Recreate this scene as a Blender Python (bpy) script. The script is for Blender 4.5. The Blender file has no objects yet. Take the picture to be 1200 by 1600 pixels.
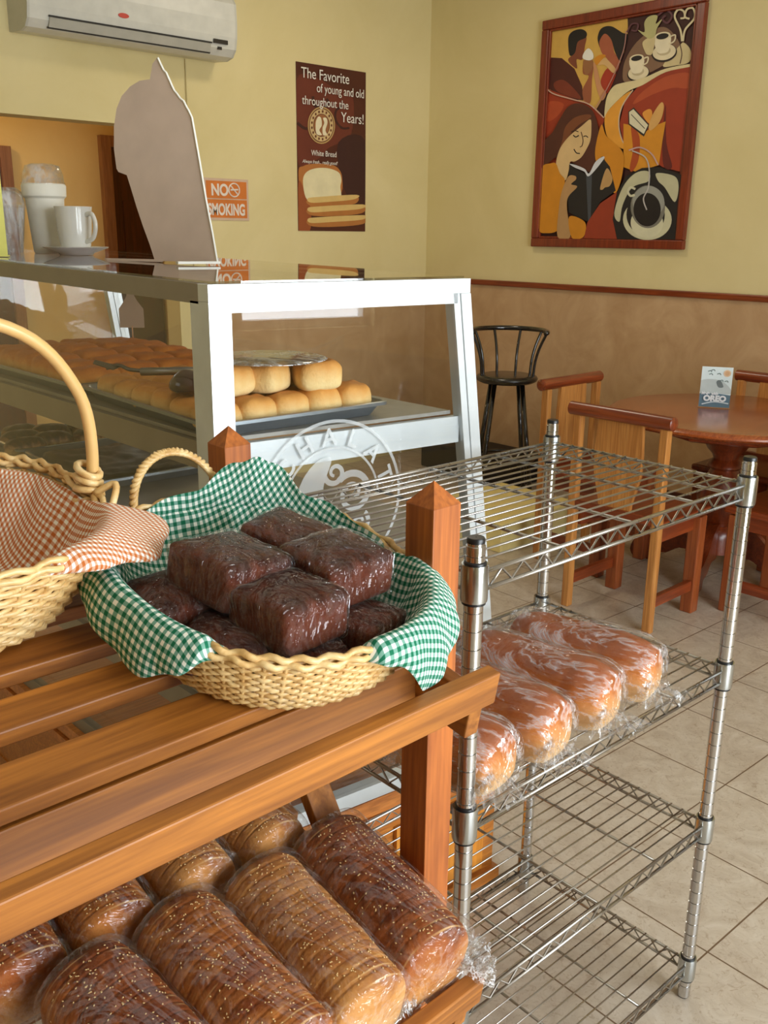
import bpy, bmesh, math, random
from mathutils import Vector, Matrix, noise
random.seed(7)
S = bpy.context.scene
COL = S.collection
PI = math.pi
# ------------------------------------------------------------------ camera, light, exposure
TH, RO, AZ = .2892, .0109, math.radians(43.2)
F = Vector((0, math.cos(TH), -math.sin(TH))); U0 = Vector((0, math.sin(TH), math.cos(TH))); R0 = Vector((1, 0, 0))
Rv = R0*math.cos(RO)+U0*math.sin(RO); Uv = -R0*math.sin(RO)+U0*math.cos(RO)
MZ = Matrix.Rotation(-AZ, 3, 'Z')
F, Rv, Uv = MZ@F, MZ@Rv, MZ@Uv
cd = bpy.data.cameras.new('camera'); cam = bpy.data.objects.new('camera', cd); COL.objects.link(cam)
cd.sensor_fit = 'VERTICAL'; cd.sensor_height = 36; cd.lens = 36*1468.3/1600; cd.clip_start = .02
M = Matrix((Rv, Uv, -F)).transposed().to_4x4(); M.translation = (0, 0, 1.5108); cam.matrix_world = M
S.camera = cam
w = bpy.data.worlds.new('world'); S.world = w; w.use_nodes = True
w.node_tree.nodes['Background'].inputs[0].default_value = (.80, .90, 1, 1); w.node_tree.nodes['Background'].inputs[1].default_value = 2.0

def area(name, loc, rot, sx, sy, power, col):
    l = bpy.data.lights.new(name, 'AREA'); l.shape = 'RECTANGLE'; l.size = sx; l.size_y = sy; l.energy = power; l.color = col
    o = bpy.data.objects.new(name, l); COL.objects.link(o); o.location = loc; o.rotation_euler = rot; return o
area('window_daylight', (1.15, -2.34, 1.28), (PI/2, 0, 0), 1.6, 2.4, 118, (.88, .95, 1))
area('window_daylight_small', (2.53, -2.34, 1.74), (PI/2, 0, 0), .84, 1.5, 42, (.88, .95, 1))
area('shopfront_daylight', (-1.30, 2.9, 2.0), (PI/2, 0, -PI/2), 1.2, .8, 2.5, (.9, .95, 1))
area('ceiling_light', (3.4, 3.4, 3.06), (0, 0, 0), .4, .4, 9, (1, .88, .68))  # added warm fill for the room's ambient light, no fixture known there
pl = bpy.data.lights.new('hallway_bulb', 'POINT'); pl.energy = 15; pl.color = (1, .70, .34); pl.shadow_soft_size = .08
po = bpy.data.objects.new('hallway_bulb', pl); COL.objects.link(po); po.location = (1.7, 5.6, 2.4)
S.view_settings.view_transform = 'Standard'; S.view_settings.look = 'None'; S.view_settings.gamma = 1
S.view_settings.use_curve_mapping = False; S.view_settings.exposure = 0.32
S.cycles.transparent_max_bounces = 40
S.cycles.max_bounces = 10
S.cycles.sample_clamp_indirect = 6
S.cycles.caustics_reflective = False; S.cycles.caustics_refractive = False

# ------------------------------------------------------------------ materials
def lin(c):
    return tuple((v/255/12.92 if v/255 <= .04045 else ((v/255+.055)/1.055)**2.4) for v in c)+(1,)
MC = {}
class NT:
    def __init__(s, name):
        s.m = bpy.data.materials.new(name); s.m.use_nodes = True; s.t = s.m.node_tree; s.n = s.t.nodes
        s.b = s.n['Principled BSDF']; s.out = s.n['Material Output']
    def add(s, typ, **kw):
        nd = s.n.new(typ)
        for k, v in kw.items():
            if k.startswith('i_'):
                key = k[2:]; key = int(key) if key.isdigit() else key.replace('_', ' ')
                nd.inputs[key].default_value = v
            else: setattr(nd, k, v)
        return nd
    def l(s, a, b): s.t.links.new(a, b)
    def coord(s, which='Object', scale=(1, 1, 1)):
        c = s.add('ShaderNodeTexCoord'); m = s.add('ShaderNodeMapping'); m.inputs['Scale'].default_value = scale
        s.l(c.outputs[which], m.inputs[0]); return m.outputs[0]
    def noise(s, vec, scale, detail=3, rough=.5, dist=0):
        n = s.add('ShaderNodeTexNoise', i_Scale=scale, i_Detail=detail, i_Roughness=rough, i_Distortion=dist); s.l(vec, n.inputs['Vector']); return n.outputs['Fac']
    def ramp(s, fac, stops):
        r = s.add('ShaderNodeValToRGB'); e = r.color_ramp.elements
        while len(e) < len(stops): e.new(.5)
        for k, (p, c) in enumerate(stops): e[k].position = p; e[k].color = c if len(c) == 4 else lin(c)
        s.l(fac, r.inputs[0]); return r.outputs[0]
    def bump(s, h, strength=.3, dist=.002):
        b = s.add('ShaderNodeBump', i_Strength=strength, i_Distance=dist); s.l(h, b.inputs['Height']); s.l(b.outputs[0], s.b.inputs['Normal'])
        return b.outputs[0]

def flat(name, c, rough=.5, metal=0, bumps=0, spec=.5, coat=0):
    if name in MC: return MC[name]
    k = NT(name); v = k.coord(); f = k.noise(v, 14, 3)
    a = lin(c); col = k.ramp(f, [(.3, tuple(x*.93 for x in a[:3])+(1,)), (.7, tuple(min(1, x*1.05) for x in a[:3])+(1,))])
    k.l(col, k.b.inputs['Base Color']); k.b.inputs['Roughness'].default_value = rough; k.b.inputs['Metallic'].default_value = metal
    k.b.inputs['Specular IOR Level'].default_value = spec; k.b.inputs['Coat Weight'].default_value = coat
    if bumps: k.bump(k.noise(v, 90, 4), bumps, .002)
    MC[name] = k.m; return k.m

def wood(name, c1, c2, axis, rough=.38, coat=.25):
    key = name+axis
    if key in MC: return MC[key]
    k = NT(key); sc = {'X': (1.2, 16, 16), 'Y': (16, 1.2, 16), 'Z': (16, 16, 1.2)}[axis]
    v = k.coord('Object', sc)
    f = k.noise(v, 2.2, 5, .55, 1.2)
    col = k.ramp(f, [(.25, c2), (.48, tuple((a+b)/2 for a, b in zip(c1, c2))), (.72, c1)])
    sc2 = {'X': (6, 160, 160), 'Y': (160, 6, 160), 'Z': (160, 160, 6)}[axis]
    g = k.noise(k.coord('Object', sc2), 1, 2)
    mx = k.add('ShaderNodeMix', data_type='RGBA', blend_type='MULTIPLY'); mx.inputs[0].default_value = .35
    gg = k.ramp(g, [(.35, (150, 120, 100)), (.6, (255, 255, 255))])
    k.l(col, mx.inputs[6]); k.l(gg, mx.inputs[7]); k.l(mx.outputs[2], k.b.inputs['Base Color'])
    k.b.inputs['Roughness'].default_value = rough; k.b.inputs['Coat Weight'].default_value = coat; k.b.inputs['Coat Roughness'].default_value = .25
    k.bump(g, .12, .001); MC[key] = k.m; return k.m
def rackwood(ax): return wood('rack_wood', (192, 122, 46), (118, 66, 20), ax, .5, .05)
def redwood(ax): return wood('red_wood', (150, 68, 28), (104, 38, 14), ax, .3, .4)
def palewood(ax): return wood('pale_wood', (206, 146, 78), (172, 108, 50), ax)
def darkwood(ax): return wood('dark_wood', (92, 40, 24), (52, 18, 12), ax, .35, .3)

def chrome(name='chrome', c=(205, 205, 205), rough=.13):
    if name in MC: return MC[name]
    k = NT(name); k.b.inputs['Base Color'].default_value = lin(c); k.b.inputs['Metallic'].default_value = 1
    f = k.noise(k.coord('Object', (9, 9, 3)), 2, 2)
    r = k.add('ShaderNodeMapRange', i_To_Min=rough*.7, i_To_Max=rough*1.7); k.l(f, r.inputs[0]); k.l(r.outputs[0], k.b.inputs['Roughness'])
    MC[name] = k.m; return k.m

def glass(name, tint=(1, 1, 1), fac=.06, gl=1.0, rough=.01):
    if name in MC: return MC[name]
    k = NT(name); k.n.remove(k.b)
    t = k.add('ShaderNodeBsdfTransparent'); t.inputs[0].default_value = (*tint, 1)
    g = k.add('ShaderNodeBsdfGlossy', i_Roughness=rough); g.inputs[0].default_value = (gl, gl, gl, 1)
    fr = k.add('ShaderNodeLayerWeight', i_Blend=.5); pw = k.add('ShaderNodeMath', operation='POWER'); pw.inputs[1].default_value = 4.5; k.l(fr.outputs['Facing'], pw.inputs[0])
    mr = k.add('ShaderNodeMath', operation='MULTIPLY_ADD'); mr.inputs[1].default_value = .9; mr.inputs[2].default_value = fac
    mx = k.add('ShaderNodeMixShader'); k.l(pw.outputs[0], mr.inputs[0]); k.l(mr.outputs[0], mx.inputs[0]); k.l(t.outputs[0], mx.inputs[1]); k.l(g.outputs[0], mx.inputs[2])
    k.l(mx.outputs[0], k.out.inputs[0]); MC[name] = k.m; return k.m

def film(name, haze=.05, fac=.07, rough=.1, scale=40, stretch=(1, 1, 1), bump=.7):
    """thin clear plastic: transparent sheet, crumpled gloss, faint white haze in its creases"""
    if name in MC: return MC[name]
    k = NT(name); k.n.remove(k.b)
    v = k.coord('Object', stretch); n0 = k.noise(v, scale, 3, .55, 1.8)
    sb_ = k.add('ShaderNodeMath', operation='SUBTRACT'); sb_.inputs[1].default_value = .5; k.l(n0, sb_.inputs[0]); ab_ = k.add('ShaderNodeMath', operation='ABSOLUTE'); k.l(sb_.outputs[0], ab_.inputs[0])
    n1 = ab_.outputs[0]
    b = k.add('ShaderNodeBump', i_Strength=bump, i_Distance=.03); k.l(n1, b.inputs['Height'])
    t = k.add('ShaderNodeBsdfTransparent'); g = k.add('ShaderNodeBsdfGlossy', i_Roughness=rough); k.l(b.outputs[0], g.inputs['Normal'])
    d = k.add('ShaderNodeBsdfDiffuse'); d.inputs[0].default_value = (.9, .9, .92, 1)
    hz = k.noise(v, scale*.6, 5, .7, 2.5)
    hb = k.add('ShaderNodeMath', operation='SUBTRACT'); hb.inputs[1].default_value = .5; k.l(hz, hb.inputs[0]); hc = k.add('ShaderNodeMath', operation='ABSOLUTE'); k.l(hb.outputs[0], hc.inputs[0])
    hr = k.add('ShaderNodeMapRange', i_From_Min=.045, i_From_Max=.0, i_To_Min=haze*.3, i_To_Max=min(.8, haze*7)); k.l(hc.outputs[0], hr.inputs[0])
    m0 = k.add('ShaderNodeMixShader'); k.l(hr.outputs[0], m0.inputs[0]); k.l(t.outputs[0], m0.inputs[1]); k.l(d.outputs[0], m0.inputs[2])
    fr = k.add('ShaderNodeLayerWeight', i_Blend=.5)
    pw = k.add('ShaderNodeMath', operation='POWER'); pw.inputs[1].default_value = 3.5; k.l(fr.outputs['Facing'], pw.inputs[0])
    ad = k.add('ShaderNodeMath', operation='MULTIPLY_ADD'); ad.inputs[1].default_value = .5; ad.inputs[2].default_value = fac; k.l(pw.outputs[0], ad.inputs[0])
    mx = k.add('ShaderNodeMixShader'); k.l(ad.outputs[0], mx.inputs[0]); k.l(m0.outputs[0], mx.inputs[1]); k.l(g.outputs[0], mx.inputs[2])
    k.l(mx.outputs[0], k.out.inputs[0]); MC[name] = k.m; return k.m

def gingham(name, c, period=.0098):
    k = NT(name); uv = k.add('ShaderNodeTexCoord'); sp = k.add('ShaderNodeSeparateXYZ'); k.l(uv.outputs['UV'], sp.inputs[0])
    hs = []
    for ax in (0, 1):
        m = k.add('ShaderNodeMath', operation='DIVIDE'); m.inputs[1].default_value = period; k.l(sp.outputs[ax], m.inputs[0])
        fr = k.add('ShaderNodeMath', operation='FRACT'); k.l(m.outputs[0], fr.inputs[0])
        pp = k.add('ShaderNodeMath', operation='SUBTRACT'); pp.inputs[1].default_value = .5; k.l(fr.outputs[0], pp.inputs[0])
        ab = k.add('ShaderNodeMath', operation='ABSOLUTE'); k.l(pp.outputs[0], ab.inputs[0])
        g = k.add('ShaderNodeMapRange', i_From_Min=.22, i_From_Max=.28); k.l(ab.outputs[0], g.inputs[0]); hs.append(g.outputs[0])
    a = k.add('ShaderNodeMath', operation='ADD'); k.l(hs[0], a.inputs[0]); k.l(hs[1], a.inputs[1])
    h = k.add('ShaderNodeMath', operation='MULTIPLY'); h.inputs[1].default_value = .5; k.l(a.outputs[0], h.inputs[0])
    mid = tuple(int(x*.55+235*.45) for x in c)
    k.l(k.ramp(h.outputs[0], [(0, (240, 240, 232)), (.5, mid), (1, c)]), k.b.inputs['Base Color']); k.b.inputs['Roughness'].default_value = .85
    k.b.inputs['Specular IOR Level'].default_value = .2
    return k.m

def crust(name, top, side, dark, amp=1., zlo=-.2, zhi=1.0, rough=.5, spots=.5, cut=None):
    """baked crust: darker on the crown of the loaf, paler on the flanks; fixed to the bread itself"""
    if name in MC: return MC[name]
    k = NT(name); c = k.add('ShaderNodeTexCoord'); sp = k.add('ShaderNodeSeparateXYZ'); k.l(c.outputs['Generated'], sp.inputs[0])
    n = k.noise(k.coord('Object', (1, 1, 1)), 22, 5, .65, .6)
    a = k.add('ShaderNodeMath', operation='MULTIPLY_ADD'); a.inputs[1].default_value = spots; k.l(n, a.inputs[0]); k.l(sp.outputs[2], a.inputs[2])
    r = k.add('ShaderNodeMapRange', i_From_Min=zlo+spots*.5, i_From_Max=zhi+spots*.5); k.l(a.outputs[0], r.inputs[0])
    k.l(k.ramp(r.outputs[0], [(.0, side), (.45, tuple((p+q)/2 for p, q in zip(side, top))), (.72, top), (1, dark)]), k.b.inputs['Base Color'])
    if cut: slice_lines(k, cut)
    k.b.inputs['Roughness'].default_value = rough; k.b.inputs['Specular IOR Level'].default_value = .18; k.bump(k.noise(k.coord(), 160, 4), .45*amp, .003)
    MC[name] = k.m; return k.m

def slice_lines(k, col):
    src = k.b.inputs['Base Color'].links[0].from_socket
    sp = k.add('ShaderNodeSeparateXYZ'); c = k.add('ShaderNodeTexCoord'); k.l(c.outputs['Object'], sp.inputs[0])
    wob = k.noise(k.coord('Object', (1, 1, 1)), 18, 2)
    a = k.add('ShaderNodeMath', operation='MULTIPLY_ADD'); a.inputs[1].default_value = .006; k.l(wob, a.inputs[0]); k.l(sp.outputs[1], a.inputs[2])
    d = k.add('ShaderNodeMath', operation='DIVIDE'); d.inputs[1].default_value = .0135; k.l(a.outputs[0], d.inputs[0])
    f = k.add('ShaderNodeMath', operation='FRACT'); k.l(d.outputs[0], f.inputs[0])
    m = k.add('ShaderNodeMath', operation='SUBTRACT'); m.inputs[1].default_value = .5; k.l(f.outputs[0], m.inputs[0])
    ab = k.add('ShaderNodeMath', operation='ABSOLUTE'); k.l(m.outputs[0], ab.inputs[0])
    g = k.add('ShaderNodeMapRange', i_From_Min=.10, i_From_Max=.03); k.l(ab.outputs[0], g.inputs[0])
    n2 = k.noise(k.coord('Object', (1, 1, 1)), 14, 3); r = k.add('ShaderNodeMapRange', i_From_Min=.47, i_From_Max=.68); k.l(n2, r.inputs[0])
    mu = k.add('ShaderNodeMath', operation='MULTIPLY'); k.l(g.outputs[0], mu.inputs[0]); k.l(r.outputs[0], mu.inputs[1])
    mx = k.add('ShaderNodeMix', data_type='RGBA'); k.l(mu.outputs[0], mx.inputs[0]); k.l(src, mx.inputs[6]); mx.inputs[7].default_value = lin(col)
    k.l(mx.outputs[2], k.b.inputs['Base Color'])

def wall_mat(name, c, c2, marb=False):
    k = NT(name); v = k.coord(); f = k.noise(v, 3 if marb else 1.6, 5, .6, 2.2 if marb else .6)
    k.l(k.ramp(f, [(.3, c2), (.7, c)]), k.b.inputs['Base Color']); k.b.inputs['Roughness'].default_value = .7
    k.b.inputs['Specular IOR Level'].default_value = .25
    k.bump(k.noise(v, 60, 4), .12, .002); return k.m

def floor_mat():
    k = NT('floor_tile'); c = k.add('ShaderNodeTexCoord'); mp = k.add('ShaderNodeMapping', vector_type='TEXTURE')
    mp.inputs['Rotation'].default_value = (0, 0, math.radians(-1.8)); P = .318
    rx = math.radians(-1.8)
    ox, oy = 1.672, .804
    mp.inputs['Location'].default_value = (ox*math.cos(rx)-oy*math.sin(rx), ox*math.sin(rx)+oy*math.cos(rx), 0)
    k.l(c.outputs['Object'], mp.inputs[0]); b = k.add('ShaderNodeTexBrick', offset=0, squash=1)
    k.l(mp.outputs[0], b.inputs['Vector']); b.inputs['Scale'].default_value = 1; b.inputs['Brick Width'].default_value = P; b.inputs['Row Height'].default_value = P
    b.inputs['Mortar Size'].default_value = .0022; b.inputs['Mortar Smooth'].default_value = .2
    f = k.noise(k.coord('Object', (1, 1, 1)), 9, 6, .7, 1.6)
    f2 = k.noise(k.coord('Object', (1, 1, 1)), 45, 5, .7, 2)
    col = k.ramp(f, [(.3, (176, 160, 142)), (.5, (192, 178, 160)), (.66, (202, 190, 174))])
    vein = k.ramp(f2, [(.36, (176, 148, 118)), (.46, (255, 255, 255))])
    mx = k.add('ShaderNodeMix', data_type='RGBA', blend_type='MULTIPLY'); mx.inputs[0].default_value = .35; k.l(col, mx.inputs[6]); k.l(vein, mx.inputs[7])
    m2 = k.add('ShaderNodeMix', data_type='RGBA'); k.l(b.outputs['Fac'], m2.inputs[0]); k.l(mx.outputs[2], m2.inputs[6]); m2.inputs[7].default_value = lin((112, 88, 66))
    k.l(m2.outputs[2], k.b.inputs['Base Color']); k.b.inputs['Roughness'].default_value = .32
    inv = k.add('ShaderNodeMath', operation='SUBTRACT'); inv.inputs[0].default_value = 1; k.l(b.outputs['Fac'], inv.inputs[1]); k.bump(inv.outputs[0], .5, .002)
    return k.m

# ------------------------------------------------------------------ mesh helpers
def link(name, me, mat=None, parent=None):
    o = bpy.data.objects.new(name, me); COL.objects.link(o)
    if mat is not None:
        for m in (mat if isinstance(mat, (list, tuple)) else [mat]): me.materials.append(m)
    if parent is not None: o.parent = parent
    return o
def empty(name, loc=(0, 0, 0), rot=(0, 0, 0)):
    o = bpy.data.objects.new(name, None); COL.objects.link(o); o.location = loc; o.rotation_euler = rot; o.empty_display_size = .05; return o
def tag(o, label=None, cat=None, group=None, kind=None):
    if label: o['label'] = label
    if cat: o['category'] = cat
    if group: o['group'] = group
    if kind: o['kind'] = kind
    return o
def dup(root):
    r = root.copy(); COL.objects.link(r)
    for ch in root.children:
        c = ch.copy(); COL.objects.link(c); c.parent = r
        for g in ch.children:
            d = g.copy(); COL.objects.link(d); d.parent = c
    return r

class B:
    """collects geometry for ONE mesh"""
    def __init__(s): s.v = []; s.f = []; s.mi = []; s.uv = None
    def add(s, vs, fs, mi=0):
        o = len(s.v); s.v += [tuple(v) for v in vs]; s.f += [tuple(i+o for i in f) for f in fs]; s.mi += [mi]*len(fs); return s
    def box(s, a, b, mi=0, bev=0, xf=None):
        bm = bmesh.new(); bmesh.ops.create_cube(bm, size=1)
        sz = [b[i]-a[i] for i in range(3)]; ce = [(b[i]+a[i])/2 for i in range(3)]
        for v in bm.verts: v.co = Vector((v.co[i]*sz[i]+ce[i] for i in range(3)))
        if bev: bmesh.ops.bevel(bm, geom=bm.edges[:], offset=bev, segments=2, profile=.5, affect='EDGES')
        bm.verts.index_update()
        vs = [v.co.copy() for v in bm.verts]; fs = [[v.index for v in f.verts] for f in bm.faces]; bm.free()
        if xf: vs = [xf @ v for v in vs]
        return s.add(vs, fs, mi)
    def tube(s, pts, r, seg=8, closed=False, mi=0, caps=True):
        pts = [Vector(p) for p in pts]; n = len(pts); rr = r if isinstance(r, (list, tuple)) else [r]*n
        vs = []; prev = None
        for i, p in enumerate(pts):
            if closed: t = pts[(i+1) % n]-pts[i-1]
            else: t = pts[min(i+1, n-1)]-pts[max(i-1, 0)]
            t.normalize()
            if prev is None:
                a = Vector((0, 0, 1)) if abs(t.z) < .9 else Vector((1, 0, 0)); u = t.cross(a).normalized()
            else: u = (prev-t*prev.dot(t)).normalized()
            prev = u; w_ = t.cross(u)
            for k in range(seg):
                an = 2*PI*k/seg; vs.append(p+(u*math.cos(an)+w_*math.sin(an))*rr[i])
        fs = []
        for i in range(n if closed else n-1):
            j = (i+1) % n
            for k in range(seg):
                k2 = (k+1) % seg; fs.append((i*seg+k, i*seg+k2, j*seg+k2, j*seg+k))
        if not closed and caps: fs += [tuple(range(seg-1, -1, -1)), tuple((n-1)*seg+k for k in range(seg))]
        return s.add(vs, fs, mi)
    def lathe(s, prof, c=(0, 0, 0), seg=32, mi=0, cap=True):
        vs = []; n = len(prof)
        for r, z in prof:
            for k in range(seg):
                a = 2*PI*k/seg; vs.append((c[0]+r*math.cos(a), c[1]+r*math.sin(a), c[2]+z))
        fs = [(i*seg+k, i*seg+(k+1) % seg, (i+1)*seg+(k+1) % seg, (i+1)*seg+k) for i in range(n-1) for k in range(seg)]
        if cap: fs += [tuple(range(seg-1, -1, -1)), tuple((n-1)*seg+k for k in range(seg))]
        return s.add(vs, fs, mi)
    def prism(s, poly, d, mi=0):
        """poly: list of 3-D points, extruded by vector d"""
        n = len(poly); P = [Vector(p) for p in poly]; d = Vector(d)
        return s.add(P+[p+d for p in P], [tuple(range(n-1, -1, -1)), tuple(range(n, 2*n))]+[(i, (i+1) % n, n+(i+1) % n, n+i) for i in range(n)], mi)
    def beam(s, p, q, w_, h_, up=(0, 0, 1), bev=.002, mi=0):
        p, q = Vector(p), Vector(q); x = (q-p); L = x.length; x.normalize(); up = Vector(up); y = up.cross(x).normalized(); z = x.cross(y)
        m = Matrix((x, y, z)).transposed().to_4x4(); m.translation = p
        return s.box((0, -w_/2, -h_/2), (L, w_/2, h_/2), mi, bev, m)
    def build(s, name, mat=None, parent=None, smooth=False, angle=None):
        me = bpy.data.meshes.new(name); me.from_pydata(s.v, [], s.f)
        if any(s.mi): me.polygons.foreach_set('material_index', s.mi)
        if s.uv:
            L = me.uv_layers.new(name='UVMap')
            for lp in me.loops: L.data[lp.index].uv = s.uv[lp.vertex_index]
        me.validate(clean_customdata=False)
        bm = bmesh.new(); bm.from_mesh(me); bmesh.ops.recalc_face_normals(bm, faces=bm.faces); bm.to_mesh(me); bm.free()
        if smooth: me.polygons.foreach_set('use_smooth', [True]*len(me.polygons))
        me.update(); o = link(name, me, mat, parent)
        if smooth and angle:
            try: me.set_sharp_from_angle(angle=math.radians(angle))
            except Exception: pass
        return o
def bx(name, a, b, mat, parent=None, bev=.002): return B().box(a, b, 0, bev).build(name, mat, parent)
def text(name, body, size, loc, rot, mat, parent, align='LEFT', ext=.0003, sx=1, bold=0, shear=0):
    c = bpy.data.curves.new(name, 'FONT'); c.body = body; c.size = size; c.extrude = ext; c.align_x = align; c.offset = bold; c.shear = shear
    c.materials.append(mat); o = bpy.data.objects.new(name, c); COL.objects.link(o); o.location = loc; o.rotation_euler = rot; o.scale = (sx, 1, 1); o.parent = parent; return o
def smoothpoly(P, n=6):
    out = []; N = len(P)
    for i in range(N):
        p0, p1, p2, p3 = P[i-1], P[i], P[(i+1) % N], P[(i+2) % N]
        for k in range(n):
            t = k/n; out.append(tuple(.5*((2*p1[a])+(-p0[a]+p2[a])*t+(2*p0[a]-5*p1[a]+4*p2[a]-p3[a])*t*t+(-p0[a]+3*p1[a]-3*p2[a]+p3[a])*t**3) for a in range(len(p1))))
    return out
def openspline(P, n=8):
    out = []; N = len(P)
    for i in range(N-1):
        p0, p1, p2, p3 = P[max(i-1, 0)], P[i], P[i+1], P[min(i+2, N-1)]
        for k in range(n):
            t = k/n; out.append(tuple(.5*((2*p1[a])+(-p0[a]+p2[a])*t+(2*p0[a]-5*p1[a]+4*p2[a]-p3[a])*t*t+(-p0[a]+3*p1[a]-3*p2[a]+p3[a])*t**3) for a in range(len(p1))))
    out.append(tuple(P[-1])); return out
def nz(p, s=1.): return noise.noise(Vector(p)*s)

# ------------------------------------------------------------------ room
XW, YW, ZC = 4.8, 4.715, 3.1
XL, YF = -2.6, -2.2
DX0, DX1, DZ = .85, 2.84, 2.03
yellow = wall_mat('yellow_paint', (224, 208, 156), (214, 197, 142))
tan = wall_mat('tan_wallpaper', (198, 164, 124), (180, 144, 104), True)
def struct(o): o['kind'] = 'structure'; return o
def sbox(name, boxes, mat):
    b = B()
    for a, c in boxes: b.box(a, c)
    return struct(b.build(name, mat))
struct(bx('floor', (XL-.2, YF-.2, -.1), (XW+.2, 7.2, 0), floor_mat(), None, 0))
struct(bx('ceiling', (XL-.2, YF-.2, ZC), (XW+.2, 7.2, ZC+.1), flat('ceiling_white', (226, 220, 205), .8), None, 0))
sbox('wall_right', [((XW, YF-.15, 0), (XW+.15, YW+.15, ZC))], yellow)
struct(bx('trim_1', (XW-.012, YF, .10), (XW, YW-.002, 1.19), tan, None, 0))          # papered dado
struct(bx('trim_3', (DX1+.10, YW-.012, .10), (XW-.012, YW, 1.19), tan, None, 0))
struct(bx('trim_4', (DX1+.10, YW-.03, 1.188), (XW-.03, YW-.001, 1.222), redwood('X'), None, .006))
struct(bx('trim_2', (XW-.03, YF, 1.188), (XW-.001, YW-.002, 1.222), redwood('Y'), None, .006))
sbox('wall_left', [((DX1, YW, 0), (XW, YW+.14, ZC)), ((DX0, YW, DZ), (DX1, YW+.14, ZC)), ((XL, YW, 0), (DX0, YW+.14, ZC))], yellow)
sbox('wall_back', [((XL-.15, YF-.15, 0), (XL, YW+.15, ZC))], yellow)
WX0, WX1, WZ0, WZ1 = .35, 1.95, .05, 2.5
VX0, VX1, VZ0, VZ1 = 2.10, 2.95, .98, 2.5
sbox('wall_front', [((XL, YF-.15, 0), (WX0, YF, ZC)), ((WX1, YF-.15, 0), (VX0, YF, ZC)), ((VX1, YF-.15, 0), (XW, YF, ZC)), ((VX0, YF-.15, 0), (VX1, YF, VZ0)), ((VX0, YF-.15, VZ1), (VX1, YF, ZC)), ((WX0, YF-.15, 0), (WX1, YF, WZ0)), ((WX0, YF-.15, WZ1), (WX1, YF, ZC))], yellow)
wb = B()
for x in (WX0, (WX0+WX1)/2-.02, WX1-.05): wb.box((x, YF-.12, WZ0), (x+.05, YF-.05, WZ1))
for z in (WZ0, WZ1-.05): wb.box((WX0, YF-.12, z), (WX1, YF-.05, z+.05))
struct(wb.build('window_1', flat('white_frame', (225, 225, 225), .4)))
wb = B()
for x in (VX0, VX1-.05): wb.box((x, YF-.12, VZ0), (x+.05, YF-.05, VZ1))
for z in (VZ0, VZ1-.05): wb.box((VX0, YF-.12, z), (VX1, YF-.05, z+.05))
struct(wb.build('window_2', flat('white_frame', (225, 225, 225), .4)))
struct(bx('baseboard_right', (XW-.02, YF, 0), (XW, YW-.02, .10), darkwood('Y'), None, .003))
# room behind the opening
hall = wall_mat('hall_paint', (222, 190, 124), (208, 172, 104))
sbox('wall_hall', [((XL, 6.2, 0), (XW, 6.3, ZC)), ((XL-.1, YW+.14, 0), (XL, 6.3, ZC)), ((3.6, YW+.14, 0), (3.7, 6.2, ZC))], hall)
for nm, x0, x1, zt in (('door_1', 1.75, 2.56, 2.0), ('door_2', 3.17, 3.58, 2.11)):
    e = struct(empty(nm, (x0, 6.2, 0)))
    fr = B().box((0, -.05, 0), (.07, 0, zt)).box((.071, -.05, zt-.07), (x1-x0-(.071 if nm == 'door_1' else 0), 0, zt))
    if nm == 'door_1': fr.box((x1-x0-.07, -.05, 0), (x1-x0, 0, zt))
    fr.build('door_frame', wood('brown_frame', (160, 112, 74), (132, 86, 54), 'Z'), e)
    pb = B().box((.07, -.03, 0), (x1-x0-(.07 if nm == 'door_1' else 0), -.005, zt-.07))
    for z in (.25, 1.05): pb.box((.14, -.036, z), (x1-x0-.14, -.03, z+.65))
    pb.build('door_panel', darkwood('Z'), e)
    B().lathe([(.012, 0), (.02, .01), (.02, .03), (.01, .04)], (.12, -.06, 1.0), 12).build('door_handle', chrome(), e, True)

# ------------------------------------------------------------------ air conditioner
def aircon():
    e = tag(empty('air_conditioner', (2.02, YW, 2.375)), 'white split air conditioner mounted high on the yellow wall', 'air conditioner')
    W = 1.10; wht = flat('ac_white', (205, 203, 192), .35)
    prof = [(0, .01), (-.12, 0), (-.175, .012), (-.205, .045), (-.217, .10), (-.22, .18), (-.215, .26), (-.19, .295), (0, .30)]
    prof = [(y, z) for y, z in prof]
    B().prism([(0, y, z) for y, z in prof], (W, 0, 0)).build('casing', wht, e)
    for x in (-.012, W): B().prism([(x, y*1.0, z) for y, z in prof], (.012, 0, 0)).build('end_cap', flat('ac_cap', (190, 188, 176), .4), e)
    lv = B().prism([(.09, -.196, .022), (.09, -.214, .058), (.09, -.219, .056), (.09, -.200, .018)], (.86, 0, 0)); lv.build('louvre', flat('ac_louvre', (176, 173, 160), .35), e)
    B().prism([(.085, -.189, .014), (.085, -.194, .021), (.085, -.199, .019), (.085, -.194, .012)], (.87, 0, 0)).prism([(.085, -.2135, .059), (.085, -.217, .066), (.085, -.221, .065), (.085, -.2175, .058)], (.87, 0, 0)).build('air_slot', flat('ac_slot', (50, 48, 44), .6), e)
    B().box((.965, -.222, .062), (1.05, -.216, .082)).box((.995, -.209, .036), (1.02, -.203, .05)).build('display_window', flat('ac_dark', (40, 36, 32), .3), e)
    b = B(); m = [(.46+.028*math.cos(a), -.2215, .115+.011*math.sin(a)) for a in [2*PI*k/20 for k in range(20)]]
    b.prism(m, (0, .004, 0)); b.build('red_badge', flat('badge_red', (190, 60, 45), .4), e)
    B().tube([(.92, -.01, .004), (.92, -.008, -.45), (.92, -.008, -.9)], .003, 6).build('drain_cable', flat('cable_cream', (196, 180, 128), .6), e)
aircon()

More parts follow.
